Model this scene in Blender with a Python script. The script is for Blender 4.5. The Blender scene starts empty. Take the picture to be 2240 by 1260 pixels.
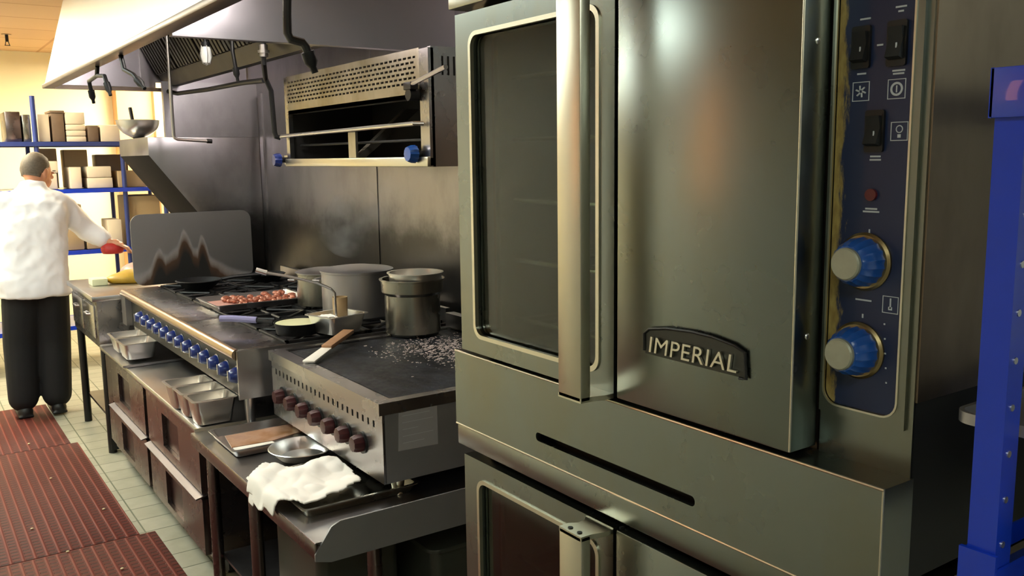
import bpy, bmesh, math, random
from mathutils import Vector, Matrix, noise
random.seed(7)
S = bpy.context.scene
COL = S.collection
PI = math.pi

# ------------------------------------------------------------------ camera
F_PX, YAW, PITCH, ROLL, CAM_Z = 1945.4, 0.60374, 0.14688, 0.01378, 1.6
def camera():
    fw = Vector((math.sin(YAW)*math.cos(PITCH), math.cos(YAW)*math.cos(PITCH), -math.sin(PITCH)))
    r = Vector((math.cos(YAW), -math.sin(YAW), 0)); d = fw.cross(r)
    c, s = math.cos(ROLL), math.sin(ROLL)
    r2 = c*r + s*d; d2 = -s*r + c*d
    cam = bpy.data.cameras.new('camera'); o = bpy.data.objects.new('camera', cam); COL.objects.link(o)
    M = Matrix((r2, -d2, -fw)).transposed().to_4x4(); M.translation = Vector((0, 0, CAM_Z))
    o.matrix_world = M
    cam.sensor_width = 36; cam.lens = F_PX*36/2240; cam.clip_start = 0.02
    S.camera = o
camera()
# ------------------------------------------------------------------ world, view
W = bpy.data.worlds.new('world'); S.world = W; W.use_nodes = True
W.node_tree.nodes['Background'].inputs[0].default_value = (0.9, 0.85, 0.75, 1)
W.node_tree.nodes['Background'].inputs[1].default_value = 0.12
S.view_settings.view_transform = 'Standard'; S.view_settings.look = 'None'
S.view_settings.gamma = 1; S.view_settings.use_curve_mapping = False
S.view_settings.exposure = 0.2
# power of the room's lamps (used by their builders below)
CEIL_LAMP = 11.5
FAR_LAMP = 60.0
HOOD_LAMP = 170.0

# ------------------------------------------------------------------ materials
def lin(h):
    if isinstance(h, str):
        h = [int(h[i:i+2], 16)/255 for i in (0, 2, 4)]
    return tuple((c/12.92 if c <= 0.04045 else ((c+0.055)/1.055)**2.4) for c in h) + (1,)
MATS = {}
class NT:
    def __init__(s, name):
        s.m = bpy.data.materials.new(name); s.m.use_nodes = True
        s.t = s.m.node_tree; s.b = s.t.nodes['Principled BSDF']
    def n(s, typ, **kw):
        nd = s.t.nodes.new(typ)
        for k, v in kw.items():
            if k.startswith('i_'):
                nd.inputs[k[2:].replace('_', ' ')].default_value = v
            else: setattr(nd, k, v)
        return nd
    def l(s, a, b): s.t.links.new(a, b)
    def coord(s, scale=(1, 1, 1), rot=(0, 0, 0), loc=(0, 0, 0)):
        tc = s.n('ShaderNodeTexCoord'); mp = s.n('ShaderNodeMapping')
        mp.inputs['Scale'].default_value = scale; mp.inputs['Rotation'].default_value = rot
        mp.inputs['Location'].default_value = loc
        s.l(tc.outputs['Object'], mp.inputs['Vector']); return mp.outputs[0]
    def noise(s, vec, scale, detail=3, rough=.5):
        nd = s.n('ShaderNodeTexNoise'); nd.inputs['Scale'].default_value = scale
        nd.inputs['Detail'].default_value = detail; nd.inputs['Roughness'].default_value = rough
        s.l(vec, nd.inputs['Vector']); return nd.outputs['Fac']
    def ramp(s, fac, stops):
        nd = s.n('ShaderNodeValToRGB'); e = nd.color_ramp.elements
        while len(e) < len(stops): e.new(0.5)
        for k, (p, c) in enumerate(stops):
            e[k].position = p; e[k].color = c if len(c) == 4 else (*c, 1)
        s.l(fac, nd.inputs[0]); return nd.outputs[0]
    def ramp_range(s, fac, lo, hi):
        nd = s.n('ShaderNodeMapRange', interpolation_type='SMOOTHSTEP'); s.l(fac, nd.inputs[0])
        nd.inputs['From Min'].default_value = lo; nd.inputs['From Max'].default_value = hi
        nd.inputs['To Min'].default_value = .8; nd.inputs['To Max'].default_value = 0
        return nd.outputs[0]
    def mix(s, fac, a, b):
        nd = s.n('ShaderNodeMix', data_type='RGBA')
        for v, k in ((fac, 0), (a, 6), (b, 7)):
            if hasattr(v, 'default_value') or hasattr(v, 'links'): s.l(v, nd.inputs[k])
            else: nd.inputs[k].default_value = v
        return nd.outputs[2]
    def bump(s, h, strength, dist=.001):
        nd = s.n('ShaderNodeBump'); nd.inputs['Strength'].default_value = strength
        nd.inputs['Distance'].default_value = dist
        s.l(h, nd.inputs['Height']); s.l(nd.outputs[0], s.b.inputs['Normal'])
def g(v): return (v, v, v, 1)
def plain(name, col, rough=.5, metal=0, emit=0, coat=0, var=.12, vs=18, spec=.5, alpha=1):
    k = NT(name); c = lin(col)
    f = k.noise(k.coord(), vs)
    k.l(k.mix(f, tuple(x*(1-var) for x in c[:3])+(1,), tuple(min(1, x*(1+var)) for x in c[:3])+(1,)), k.b.inputs['Base Color'])
    k.b.inputs['Roughness'].default_value = rough; k.b.inputs['Metallic'].default_value = metal
    k.b.inputs['Coat Weight'].default_value = coat; k.b.inputs['Specular IOR Level'].default_value = spec
    if emit:
        k.b.inputs['Emission Color'].default_value = c; k.b.inputs['Emission Strength'].default_value = emit
    return k.m
def steel(name, col, rough=.3, grain=(1, 40, 1), stain=None, stain_amt=0, mottle=.15, wave=.0, smudge=.06, bs=.05, blackening=None):
    k = NT(name); c = lin(col)
    v = k.coord(grain); f = k.noise(v, 12, 4, .6)
    v2 = k.coord(); big = k.noise(v2, 3.0, 4, .55)
    base = k.mix(big, tuple(x*(1-mottle) for x in c[:3])+(1,), tuple(min(1, x*(1+mottle)) for x in c[:3])+(1,))
    if stain:
        m = k.noise(k.coord((2.2, 2.2, 1.2), loc=(3, 1, 2)), 2.4, 5, .6)
        mk = k.ramp(m, [(.46, g(0)), (.68, g(stain_amt))])
        base = k.mix(mk, base, lin(stain))
    if blackening:   # base colour darker towards the bottom of the sheet, with a ragged upper edge
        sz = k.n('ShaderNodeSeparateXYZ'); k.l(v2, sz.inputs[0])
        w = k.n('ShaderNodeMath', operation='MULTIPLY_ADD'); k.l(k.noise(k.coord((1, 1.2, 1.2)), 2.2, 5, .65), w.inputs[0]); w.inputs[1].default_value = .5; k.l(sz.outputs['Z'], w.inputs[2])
        base = k.mix(k.ramp_range(w.outputs[0], blackening[0], blackening[1]), base, lin('302f2b'))
    k.l(base, k.b.inputs['Base Color'])
    k.b.inputs['Metallic'].default_value = 1
    mr = k.n('ShaderNodeMapRange'); mr.inputs['To Min'].default_value = rough-smudge; mr.inputs['To Max'].default_value = rough+smudge
    k.l(k.noise(v2, 7, 4, .6), mr.inputs[0]); k.l(mr.outputs[0], k.b.inputs['Roughness'])
    if wave:
        a = k.n('ShaderNodeMath', operation='MULTIPLY_ADD'); k.l(k.noise(v2, 2.2, 1), a.inputs[0]); a.inputs[1].default_value = wave; k.l(f, a.inputs[2])
        k.bump(a.outputs[0], bs, .0008)
    else: k.bump(f, bs, .0006)
    return k.m

M = {}
M['oven'] = steel('oven stainless', '878c87', .28, (1, 1, 60), '8a7c50', .25, .05, smudge=.03, bs=.03)
M['oven_side'] = steel('oven side stainless', '8c7e6e', .36, (60, 1, 1), '5a4a3a', .5, .15)
M['oven_dark'] = plain('black lower side panel', '14120f', .6)
M['oven_edge'] = steel('polished edge', 'd8d2be', .3, (1, 1, 1), None, 0, .04)
M['handle'] = steel('door handle metal', 'c8c2ae', .34, (60, 60, 1), None, 0, .04)
M['enamel'] = plain('oven cavity enamel', '9a9c88', .35, .3)
M['rack'] = steel('rack wire', 'a8a694', .3)
M['steel'] = steel('stainless', 'b8b6b6', .3, (40, 1, 1), None, 0, .08)
M['steel_y'] = steel('stainless long grain', 'b4b2b2', .27, (1, 1, 30), None, 0, .1)
M['wall_steel'] = steel('wall stainless', 'a6a4a8', .34, (1, 1, 30), '6a6866', .3, .08, blackening=(1.45, 1.68))
M['hood'] = steel('hood stainless', 'a09ca2', .3, (20, 20, 1), None, 0, .06, wave=2.)
M['hood_in'] = steel('hood inner stainless', 'a09ca0', .32, (20, 20, 1), '4a443c', .3, .1)
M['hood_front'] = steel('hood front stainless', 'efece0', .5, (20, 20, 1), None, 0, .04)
M['bright'] = steel('bright pan steel', 'dcdad6', .3, (1, 1, 1), None, 0, .05)
M['pot'] = steel('pot steel', '9a988e', .27, (1, 1, 40), None, 0, .08)
M['pot_dull'] = steel('dull aluminium pot', 'a8a6a8', .42, (1, 1, 40), None, 0, .08)
M['lip'] = steel('worn dark lip', '6e6258', .4)
M['filter'] = steel('greasy filter steel', '3e3932', .4, (20, 20, 1), '3a342c', .6, .2)
M['badge_face'] = plain('dark grey badge face', '3c3c36', .4, .5)
M['satin'] = plain('satin grey steel', '8a8a8c', .5, .5, var=.06)
M['ledge'] = steel('ledge handle steel', '8e8a8e', .35)
M['dark_under'] = plain('dark slanted underside', '1a1613', .9, 0, spec=.08)
M['brass_edge'] = steel('worn tan rail', 'b09a84', .3, (1, 1, 1), None, 0, .06)
M['tan_steel'] = steel('heat tinted steel', 'bab6ac', .36, (1, 20, 1), '8a7c50', .6, .1)
M['cooler'] = steel('cooler front stainless', '7c706e', .27, (1, 1, 20), None, 0, .06)
M['cooler_dark'] = steel('cooler pull recess', '4a4044', .3, (1, 1, 20))
M['iron'] = plain('cast iron', '17181a', .5, .3, var=.4, vs=60)
M['black'] = plain('black', '0c0c0d', .45)
M['rubber'] = plain('black rubber', '101010', .7)
M['dark'] = plain('dark cavity', '12110f', .7)
M['blue_knob'] = plain('blue knob plastic', '1a4c98', .28, 0, 0, .4, var=.25, vs=30)
M['navy_knob'] = plain('navy knob plastic', '142c74', .3, 0, 0, .3, var=.3)
M['red_knob'] = plain('red knob plastic', '3a0910', .4, var=.3)
M['knob_cap'] = plain('worn grey knob cap', '9a9a88', .45, .4, var=.15, vs=60)
M['knob_ring'] = steel('knob skirt', 'a89870', .35, stain='6a4a20', stain_amt=.6)
M['blue_paint'] = plain('blue epoxy paint', '0c34b4', .3, 0, 0, .4, var=.12)
M['blue_dark'] = plain('dark blue epoxy', '26346e', .4)
M['white'] = plain('white plastic', 'efece2', .5)
M['cloth'] = plain('white cotton towel', 'fbf9f2', .9, var=.03)
M['coat'] = plain('white chef coat cloth', 'f4f2f4', .85, var=.04, vs=6)
M['trouser'] = plain('black trouser cloth', '121214', .85)
M['skin'] = plain('skin', 'c98d6c', .5, var=.08)
M['hair'] = plain('dark hair', '5e5448', .7, var=.4, vs=90)
M['shoe'] = plain('black shoe', '0e0e10', .5)
M['red_glove'] = plain('red food', 'b8312c', .5, var=.3, vs=60)
M['cream_wall'] = plain('cream wall paint', 'f8f0c8', .7, var=.03, vs=2)
M['orange_wall'] = plain('apricot wall paint', 'e2b27c', .7, var=.03, vs=2)
M['tan_wall'] = plain('tan wall paint', 'c0ac84', .7, var=.06, vs=3)
M['side_wall'] = plain('beige wall', 'c2c0b6', .7, var=.05, vs=2)
M['cream_food'] = plain('cream sauce', 'dcdcb0', .35, var=.06)
M['wood'] = plain('worn wooden handle', '9a7454', .6, var=.25, vs=40)
M['tan_cup'] = plain('tan plastic cup', 'a8906a', .5)
M['purple'] = plain('blue grey handle sleeve', '8c8ab4', .5)
M['paper'] = plain('white sticker paper', '9c9c9e', .6, var=.04)
M['cardboard'] = plain('cardboard', 'a8906c', .8, var=.12, vs=6)
M['box_white'] = plain('white carton', 'dccdb4', .7, var=.08, vs=12)
M['brown'] = plain('brown tub', '6e5a48', .6, var=.2)
M['pinkwrap'] = plain('pink wrapped meat', 'c8968a', .4, var=.15)
M['mustard'] = plain('mustard yellow wrap', 'b08a1e', .5, var=.3, vs=20)
M['green'] = plain('green produce bag', '5c6e58', .6, var=.3, vs=14)
M['bin'] = plain('grey storage bin', '3e4038', .35, var=.15)
M['indicator'] = plain('dark red lens', '5a1418', .3)
M['mark'] = plain('pale print', 'b8bcc0', .6, var=.05)
M['gold_mark'] = plain('yellow print', 'd8c040', .6, var=.05)
M['crumb'] = plain('pale crumb', 'dcc8a0', .8)
M['flour'] = plain('dried starch', 'b4a8a4', .9, var=.2, vs=60)

def glass_mat():
    k = NT('oven window glass')
    k.b.inputs['Base Color'].default_value = (.30, .33, .25, 1); k.b.inputs['Roughness'].default_value = .08
    k.b.inputs['Transmission Weight'].default_value = 1; k.b.inputs['IOR'].default_value = 1.45
    return k.m
M['glass'] = glass_mat()
def lamp_mat(name, col, st):
    k = NT(name); k.b.inputs['Base Color'].default_value = lin(col)
    k.b.inputs['Emission Color'].default_value = lin(col); k.b.inputs['Emission Strength'].default_value = st
    return k.m
M['lamp'] = lamp_mat('ceiling lamp diffuser', 'edfaf2', CEIL_LAMP)
M['lamp_far'] = lamp_mat('far ceiling lamp diffuser', 'fff2d2', FAR_LAMP)
M['jar'] = lamp_mat('pale lamp jar', 'e8e8e0', .25)
M['amber'] = lamp_mat('amber streak glow', 'e8904c', 7)
M['hood_lamp'] = lamp_mat('hood lamp globe', 'fff6ee', HOOD_LAMP)

def floor_mat():
    k = NT('sage quarry tile'); v = k.coord((1, 1, 1), (0, 0, 0), (-.765, 0, 0))
    br = k.n('ShaderNodeTexBrick', offset=0, squash=1)
    br.inputs['Scale'].default_value = 1; br.inputs['Brick Width'].default_value = .152; br.inputs['Row Height'].default_value = .152
    br.inputs['Mortar Size'].default_value = .0035; br.inputs['Mortar Smooth'].default_value = .2
    k.l(v, br.inputs['Vector'])
    br.inputs['Color1'].default_value = lin('a6a494'); br.inputs['Color2'].default_value = lin('9a9888')
    br.inputs['Mortar'].default_value = lin('4c5644')
    n = k.noise(k.coord(), 9, 5, .6)
    k.l(k.mix(k.ramp(n, [(.35, g(.35)), (.65, g(0))]), br.outputs['Color'], lin('7c7c66')), k.b.inputs['Base Color'])
    k.b.inputs['Roughness'].default_value = .42
    inv = k.n('ShaderNodeMath', operation='SUBTRACT'); inv.inputs[0].default_value = 1; k.l(br.outputs['Fac'], inv.inputs[1])
    k.bump(inv.outputs[0], .4, .002)
    return k.m
M['floor'] = floor_mat()
def mat_mat():
    k = NT('red rubber mat'); v = k.coord((1, 1, 1))
    sx = k.n('ShaderNodeSeparateXYZ'); k.l(v, sx.inputs[0])
    def saw(out, per):
        a = k.n('ShaderNodeMath', operation='MULTIPLY'); k.l(out, a.inputs[0]); a.inputs[1].default_value = 2*PI/per
        b = k.n('ShaderNodeMath', operation='SINE'); k.l(a.outputs[0], b.inputs[0]); return b.outputs[0]
    a, b = saw(sx.outputs['X'], .044), saw(sx.outputs['Y'], .034)
    ra = k.ramp(a, [(.70, g(0)), (.98, g(1))])
    rb = k.ramp(b, [(.2, g(0)), (.9, g(1))])
    ho = k.n('ShaderNodeMath', operation='MULTIPLY')
    k.l(k.ramp(a, [(.0, g(1)), (.45, g(0))]), ho.inputs[0]); k.l(rb, ho.inputs[1])
    n = k.noise(k.coord(), 5, 5, .6)
    c = k.mix(n, lin('441410'), lin('5c221a'))
    c = k.mix(ra, c, lin('703228')); c = k.mix(ho.outputs[0], c, lin('2c0e0a'))
    k.l(c, k.b.inputs['Base Color']); k.b.inputs['Roughness'].default_value = .62; k.b.inputs['Specular IOR Level'].default_value = .25
    ad = k.n('ShaderNodeMath', operation='SUBTRACT'); k.l(ra, ad.inputs[0]); k.l(ho.outputs[0], ad.inputs[1])
    k.bump(ad.outputs[0], .6, .003)
    return k.m
M['mat'] = mat_mat()
def ceil_mat():
    k = NT('ceiling tile'); v = k.coord()
    br = k.n('ShaderNodeTexBrick', offset=0, squash=1)
    br.inputs['Scale'].default_value = 1; br.inputs['Brick Width'].default_value = 1.22; br.inputs['Row Height'].default_value = .61
    br.inputs['Mortar Size'].default_value = .012
    k.l(v, br.inputs['Vector'])
    br.inputs['Color1'].default_value = lin('dcb88c'); br.inputs['Color2'].default_value = lin('d6b084'); br.inputs['Mortar'].default_value = lin('c0946a')
    k.l(br.outputs['Color'], k.b.inputs['Base Color']); k.b.inputs['Roughness'].default_value = .8
    return k.m
M['ceiling'] = ceil_mat()
def soot_mat():
    # rounded steel screen with a burnt patch at its foot (object space: x along the sheet, z up)
    k = NT('sooted screen steel'); v = k.coord()
    sx = k.n('ShaderNodeSeparateXYZ'); k.l(v, sx.inputs[0])
    n = k.noise(k.coord((1, 1, .5)), 14, 5, .6)
    def gaus(c, w, h):   # sooty tongue centred at c
        a = k.n('ShaderNodeMath', operation='SUBTRACT'); k.l(sx.outputs['X'], a.inputs[0]); a.inputs[1].default_value = c
        a2 = k.n('ShaderNodeMath', operation='DIVIDE'); k.l(a.outputs[0], a2.inputs[0]); a2.inputs[1].default_value = w
        p = k.n('ShaderNodeMath', operation='MULTIPLY'); k.l(a2.outputs[0], p.inputs[0]); k.l(a2.outputs[0], p.inputs[1])
        e = k.n('ShaderNodeMath', operation='MULTIPLY'); k.l(p.outputs[0], e.inputs[0]); e.inputs[1].default_value = -1
        x = k.n('ShaderNodeMath', operation='EXPONENT'); k.l(e.outputs[0], x.inputs[0])
        m = k.n('ShaderNodeMath', operation='MULTIPLY'); k.l(x.outputs[0], m.inputs[0]); m.inputs[1].default_value = h
        return m.outputs[0]
    parts = [gaus(-.19, .055, .17), gaus(-.05, .065, .26), gaus(.045, .045, .23), gaus(-.05, .19, .18)]
    t = parts[0]
    for p in parts[1:]:
        q = k.n('ShaderNodeMath', operation='MAXIMUM'); k.l(t, q.inputs[0]); k.l(p, q.inputs[1]); t = q.outputs[0]
    nn = k.n('ShaderNodeMath', operation='MULTIPLY_ADD'); k.l(n, nn.inputs[0]); nn.inputs[1].default_value = .05; k.l(t, nn.inputs[2])
    d = k.n('ShaderNodeMath', operation='SUBTRACT'); k.l(nn.outputs[0], d.inputs[0]); k.l(sx.outputs['Z'], d.inputs[1])
    f = k.ramp(d.outputs[0], [(0.0, g(0)), (.07, g(1))])
    br = k.ramp(d.outputs[0], [(0.0, g(1)), (.13, g(0))])
    k.l(k.mix(f, lin('a8a8a8'), k.mix(br, lin('0e0c0a'), lin('5a3c1e'))), k.b.inputs['Base Color'])
    k.l(k.ramp(f, [(0, g(1)), (1, g(.1))]), k.b.inputs['Metallic'])
    k.l(k.ramp(f, [(0, g(.38)), (1, g(.8))]), k.b.inputs['Roughness'])
    return k.m
M['blackening'] = soot_mat()
def griddle_mat():
    k = NT('seasoned griddle plate'); v = k.coord((1, 1, 1))
    n = k.noise(k.coord((3, 1.2, 1)), 6, 6, .7); n2 = k.noise(v, 45, 3, .6)
    c = k.mix(k.ramp(n, [(.42, g(0)), (.7, g(1))]), lin('101216'), lin('30343c'))
    sx = k.n('ShaderNodeSeparateXYZ'); k.l(v, sx.inputs[0])
    k.l(c, k.b.inputs['Base Color'])
    k.b.inputs['Metallic'].default_value = .25
    k.l(k.ramp(n2, [(.3, g(.38)), (.7, g(.62))]), k.b.inputs['Roughness'])
    k.bump(n2, .5, .002)
    return k.m
M['griddle'] = griddle_mat()
def panel_mat():
    # blue membrane panel: coating worn to rusty yellow steel on its left edge (object +y side) and bottom left corner
    k = NT('worn blue control face'); v = k.coord()
    sx = k.n('ShaderNodeSeparateXYZ'); k.l(v, sx.inputs[0])
    n = k.noise(k.coord((1, 22, 5)), 3.2, 6, .7)
    e = k.n('ShaderNodeMath', operation='MULTIPLY_ADD'); k.l(sx.outputs['Y'], e.inputs[0]); e.inputs[1].default_value = 9.5; e.inputs[2].default_value = 3.96
    a = k.n('ShaderNodeMath', operation='MULTIPLY_ADD'); k.l(n, a.inputs[0]); a.inputs[1].default_value = .5; k.l(e.outputs[0], a.inputs[2])
    m = k.ramp(a.outputs[0], [(.62, g(0)), (.68, g(1))])
    worn = k.mix(k.noise(k.coord((1, 60, 20)), 3, 4), lin('5a3c18'), lin('b4a05c'))
    blue = k.mix(k.noise(v, 10, 2), lin('131e40'), lin('182748'))
    k.l(k.mix(m, blue, worn), k.b.inputs['Base Color']); k.b.inputs['Roughness'].default_value = .4
    return k.m
M['panel'] = panel_mat()
def meat_mat():
    k = NT('roasted meat pieces'); n = k.noise(k.coord(), 40, 4, .6)
    k.l(k.ramp(n, [(.3, lin('5a2a18')), (.55, lin('b06a50')), (.8, lin('d8a890'))]), k.b.inputs['Base Color'])
    k.b.inputs['Roughness'].default_value = .4; return k.m
M['meat'] = meat_mat()
def residue_mat():
    k = NT('sauce residue'); n = k.noise(k.coord(), 9, 4, .6)
    k.l(k.ramp(n, [(.3, lin('8c5a20')), (.55, lin('b49078')), (.8, lin('8a6a64'))]), k.b.inputs['Base Color'])
    k.b.inputs['Roughness'].default_value = .3; return k.m
M['residue'] = residue_mat()

# ------------------------------------------------------------------ mesh helpers
class MB:
    def __init__(s): s.bm = bmesh.new()
    def _bev(s, geom_faces, w, seg=2):
        ed = {e for f in geom_faces for e in f.edges}
        bmesh.ops.bevel(s.bm, geom=list(ed), offset=w, segments=seg, profile=.5, affect='EDGES', clamp_overlap=True)
    def box(s, x0, x1, y0, y1, z0, z1, bev=0):
        x0, x1 = sorted((x0, x1)); y0, y1 = sorted((y0, y1)); z0, z1 = sorted((z0, z1))
        v = [s.bm.verts.new(p) for p in ((x0, y0, z0), (x1, y0, z0), (x1, y1, z0), (x0, y1, z0), (x0, y0, z1), (x1, y0, z1), (x1, y1, z1), (x0, y1, z1))]
        fs = [s.bm.faces.new([v[i] for i in q]) for q in ((3, 2, 1, 0), (4, 5, 6, 7), (0, 1, 5, 4), (1, 2, 6, 5), (2, 3, 7, 6), (3, 0, 4, 7))]
        if bev: s._bev(fs, bev)
        return s
    def prism(s, pts, axis, a, b, bev=0, holes=None):
        """polygon pts (2D) extruded along axis from a to b; 2D order: axis x->(y,z) y->(x,z) z->(x,y)"""
        def P(p, t): return {0: (t, p[0], p[1]), 1: (p[0], t, p[1]), 2: (p[0], p[1], t)}[axis]
        va = [s.bm.verts.new(P(p, a)) for p in pts]; vb = [s.bm.verts.new(P(p, b)) for p in pts]
        fs = [s.bm.faces.new(va), s.bm.faces.new(vb[::-1])]
        n = len(pts)
        for i in range(n): fs.append(s.bm.faces.new((va[i], vb[i], vb[(i+1) % n], va[(i+1) % n])))
        if bev: s._bev(fs[:2], bev)
        return s
    def ring(s, outer, inner, axis, a, b):
        """frame between two loops with equal point counts"""
        def P(p, t): return {0: (t, p[0], p[1]), 1: (p[0], t, p[1]), 2: (p[0], p[1], t)}[axis]
        oa = [s.bm.verts.new(P(p, a)) for p in outer]; ob = [s.bm.verts.new(P(p, b)) for p in outer]
        ia = [s.bm.verts.new(P(p, a)) for p in inner]; ib = [s.bm.verts.new(P(p, b)) for p in inner]
        n = len(outer)
        for i in range(n):
            j = (i+1) % n
            for q in ((oa[i], oa[j], ia[j], ia[i]), (ob[j], ob[i], ib[i], ib[j]), (oa[j], oa[i], ob[i], ob[j]), (ia[i], ia[j], ib[j], ib[i])):
                s.bm.faces.new(q)
        return s
    def tube(s, pts, r, seg=12, cap=True, radii=None):
        pts = [Vector(p) for p in pts]; rings = []
        up = None
        for i, p in enumerate(pts):
            d = (pts[min(i+1, len(pts)-1)] - pts[max(i-1, 0)]).normalized()
            if up is None:
                up = Vector((0, 0, 1)) if abs(d.z) < .9 else Vector((1, 0, 0))
            u = d.cross(up).normalized(); w = u.cross(d).normalized(); up = w
            rr = radii[i] if radii else r
            rings.append([s.bm.verts.new(p + u*math.cos(2*PI*k/seg)*rr + w*math.sin(2*PI*k/seg)*rr) for k in range(seg)])
        for a, b in zip(rings, rings[1:]):
            for k in range(seg): s.bm.faces.new((a[k], a[(k+1) % seg], b[(k+1) % seg], b[k]))
        if cap: s.bm.faces.new(rings[0][::-1]); s.bm.faces.new(rings[-1])
        return s
    def lathe(s, prof, c=(0, 0, 0), axis=(0, 0, 1), seg=32, flute=None):
        """profile list of (r, h) turned about axis through c"""
        ax = Vector(axis).normalized(); t = Vector((1, 0, 0)) if abs(ax.x) < .9 else Vector((0, 1, 0))
        u = ax.cross(t).normalized(); w = ax.cross(u); c = Vector(c); rings = []
        for r, h in prof:
            if r < 1e-6: rings.append([s.bm.verts.new(c+ax*h)])
            else:
                rings.append([s.bm.verts.new(c+ax*h+(u*math.cos(2*PI*k/seg)+w*math.sin(2*PI*k/seg))*(r*(1-(flute or 0)*(k % 2)))) for k in range(seg)])
        for a, b in zip(rings, rings[1:]):
            for k in range(seg):
                q = [a[k % len(a)], a[(k+1) % len(a)], b[(k+1) % len(b)], b[k % len(b)]]
                q2 = []
                for x in q:
                    if x not in q2: q2.append(x)
                if len(q2) > 2:
                    try: s.bm.faces.new(q2)
                    except ValueError: pass
        return s
    def cyl(s, c, r, h, axis=(0, 0, 1), seg=20, bev=0):
        p = [(0, 0), (r, 0), (r, h), (0, h)] if not bev else [(0, 0), (r-bev, 0), (r, bev), (r, h-bev), (r-bev, h), (0, h)]
        return s.lathe(p, c, axis, seg)
    def sphere(s, c, rx, ry=None, rz=None, seg=16, rings=10):
        ry = ry or rx; rz = rz or rx; c = Vector(c); R = []
        for i in range(rings+1):
            t = PI*i/rings
            if i in (0, rings): R.append([s.bm.verts.new(c+Vector((0, 0, rz*math.cos(t))))])
            else: R.append([s.bm.verts.new(c+Vector((rx*math.sin(t)*math.cos(2*PI*k/seg), ry*math.sin(t)*math.sin(2*PI*k/seg), rz*math.cos(t)))) for k in range(seg)])
        for a, b in zip(R, R[1:]):
            for k in range(seg):
                q = []
                for x in (a[k % len(a)], a[(k+1) % len(a)], b[(k+1) % len(b)], b[k % len(b)]):
                    if x not in q: q.append(x)
                s.bm.faces.new(q)
        return s
    def capsule(s, a, b, ra, rb, flat=1.0, seg=16):
        """tapered limb with round ends (flat scales its thickness in y)"""
        a, b = Vector(a), Vector(b); d = (b-a); L = d.length; d.normalize()
        pr = [(0, -ra)]+[(ra*math.sin(t*PI/10), -ra*math.cos(t*PI/10)) for t in range(1, 6)]
        pr += [(rb*math.cos(t*PI/10), L+rb*math.sin(t*PI/10)) for t in range(0, 5)]+[(0, L+rb)]
        return s.lathe(pr, a, d, seg)

ORG = {}
def finish(mb, name, mat, parent=None, origin=None, smooth=None):
    bm = mb.bm
    o0 = Vector(origin) if origin is not None else (ORG.get(parent.name, Vector()) if parent else Vector())
    bmesh.ops.recalc_face_normals(bm, faces=bm.faces)
    if o0.length: bmesh.ops.translate(bm, verts=bm.verts, vec=-o0)
    me = bpy.data.meshes.new(name); bm.to_mesh(me); bm.free()
    me.materials.append(M[mat] if isinstance(mat, str) else mat)
    o = bpy.data.objects.new(name, me); COL.objects.link(o)
    if smooth is not False:
        me.polygons.foreach_set('use_smooth', [True]*len(me.polygons))
        try: me.set_sharp_from_angle(angle=math.radians(smooth or 35))
        except Exception: pass
    if parent: o.parent = parent
    elif o0.length: o.location = o0
    ORG[o.name] = o0
    return o
def tag(o, label=None, cat=None, group=None, kind=None):
    if label: o['label'] = label
    if cat: o['category'] = cat
    if group: o['group'] = group
    if kind: o['kind'] = kind
    return o
def thing(name, label, cat, loc=(0, 0, 0), group=None, rotz=0, local=False):
    o = bpy.data.objects.new(name, None); COL.objects.link(o); o.location = loc
    o.rotation_euler = (0, 0, rotz); o.empty_display_size = .05
    ORG[o.name] = Vector() if local else Vector(loc)
    return tag(o, label, cat, group)
def struct(mb, name, mat, smooth=None, origin=None):
    return tag(finish(mb, name, mat, None, origin, smooth), kind='structure')
def copy_tree(o, parent=None):
    c = o.copy(); COL.objects.link(c)
    if parent: c.parent = parent
    for ch in list(o.children): copy_tree(ch, c)
    return c
def dup(o, loc, rotz=None, label=None, group=None):
    c = copy_tree(o); c.location = loc
    if rotz is not None: c.rotation_euler = (0, 0, rotz)
    if label: c['label'] = label
    if group: c['group'] = group
    return c
def rrect(x0, x1, y0, y1, r, n=6):
    p = []
    for cx, cy, a0 in ((x1-r, y1-r, 0), (x0+r, y1-r, PI/2), (x0+r, y0+r, PI), (x1-r, y0+r, 3*PI/2)):
        for i in range(n+1):
            a = a0+PI/2*i/n; p.append((cx+r*math.cos(a), cy+r*math.sin(a)))
    return p
def rect_like(x0, x1, y0, y1, n=6):
    p = []
    for cx, cy in ((x1, y1), (x0, y1), (x0, y0), (x1, y0)):
        for i in range(n+1): p.append((cx+(i-n/2)*1e-5*(1 if cy == y1 else -1)*-1, cy))
    return p
def text_mesh(txt, size, extrude, shear=0.0):
    cu = bpy.data.curves.new('t', 'FONT'); cu.body = txt; cu.size = size; cu.extrude = extrude; cu.shear = shear
    cu.align_x = 'CENTER'; cu.space_character = 1.06
    ob = bpy.data.objects.new('t', cu); COL.objects.link(ob)
    dg = bpy.context.evaluated_depsgraph_get(); me = bpy.data.meshes.new_from_object(ob.evaluated_get(dg))
    bpy.data.objects.remove(ob); return me

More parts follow.
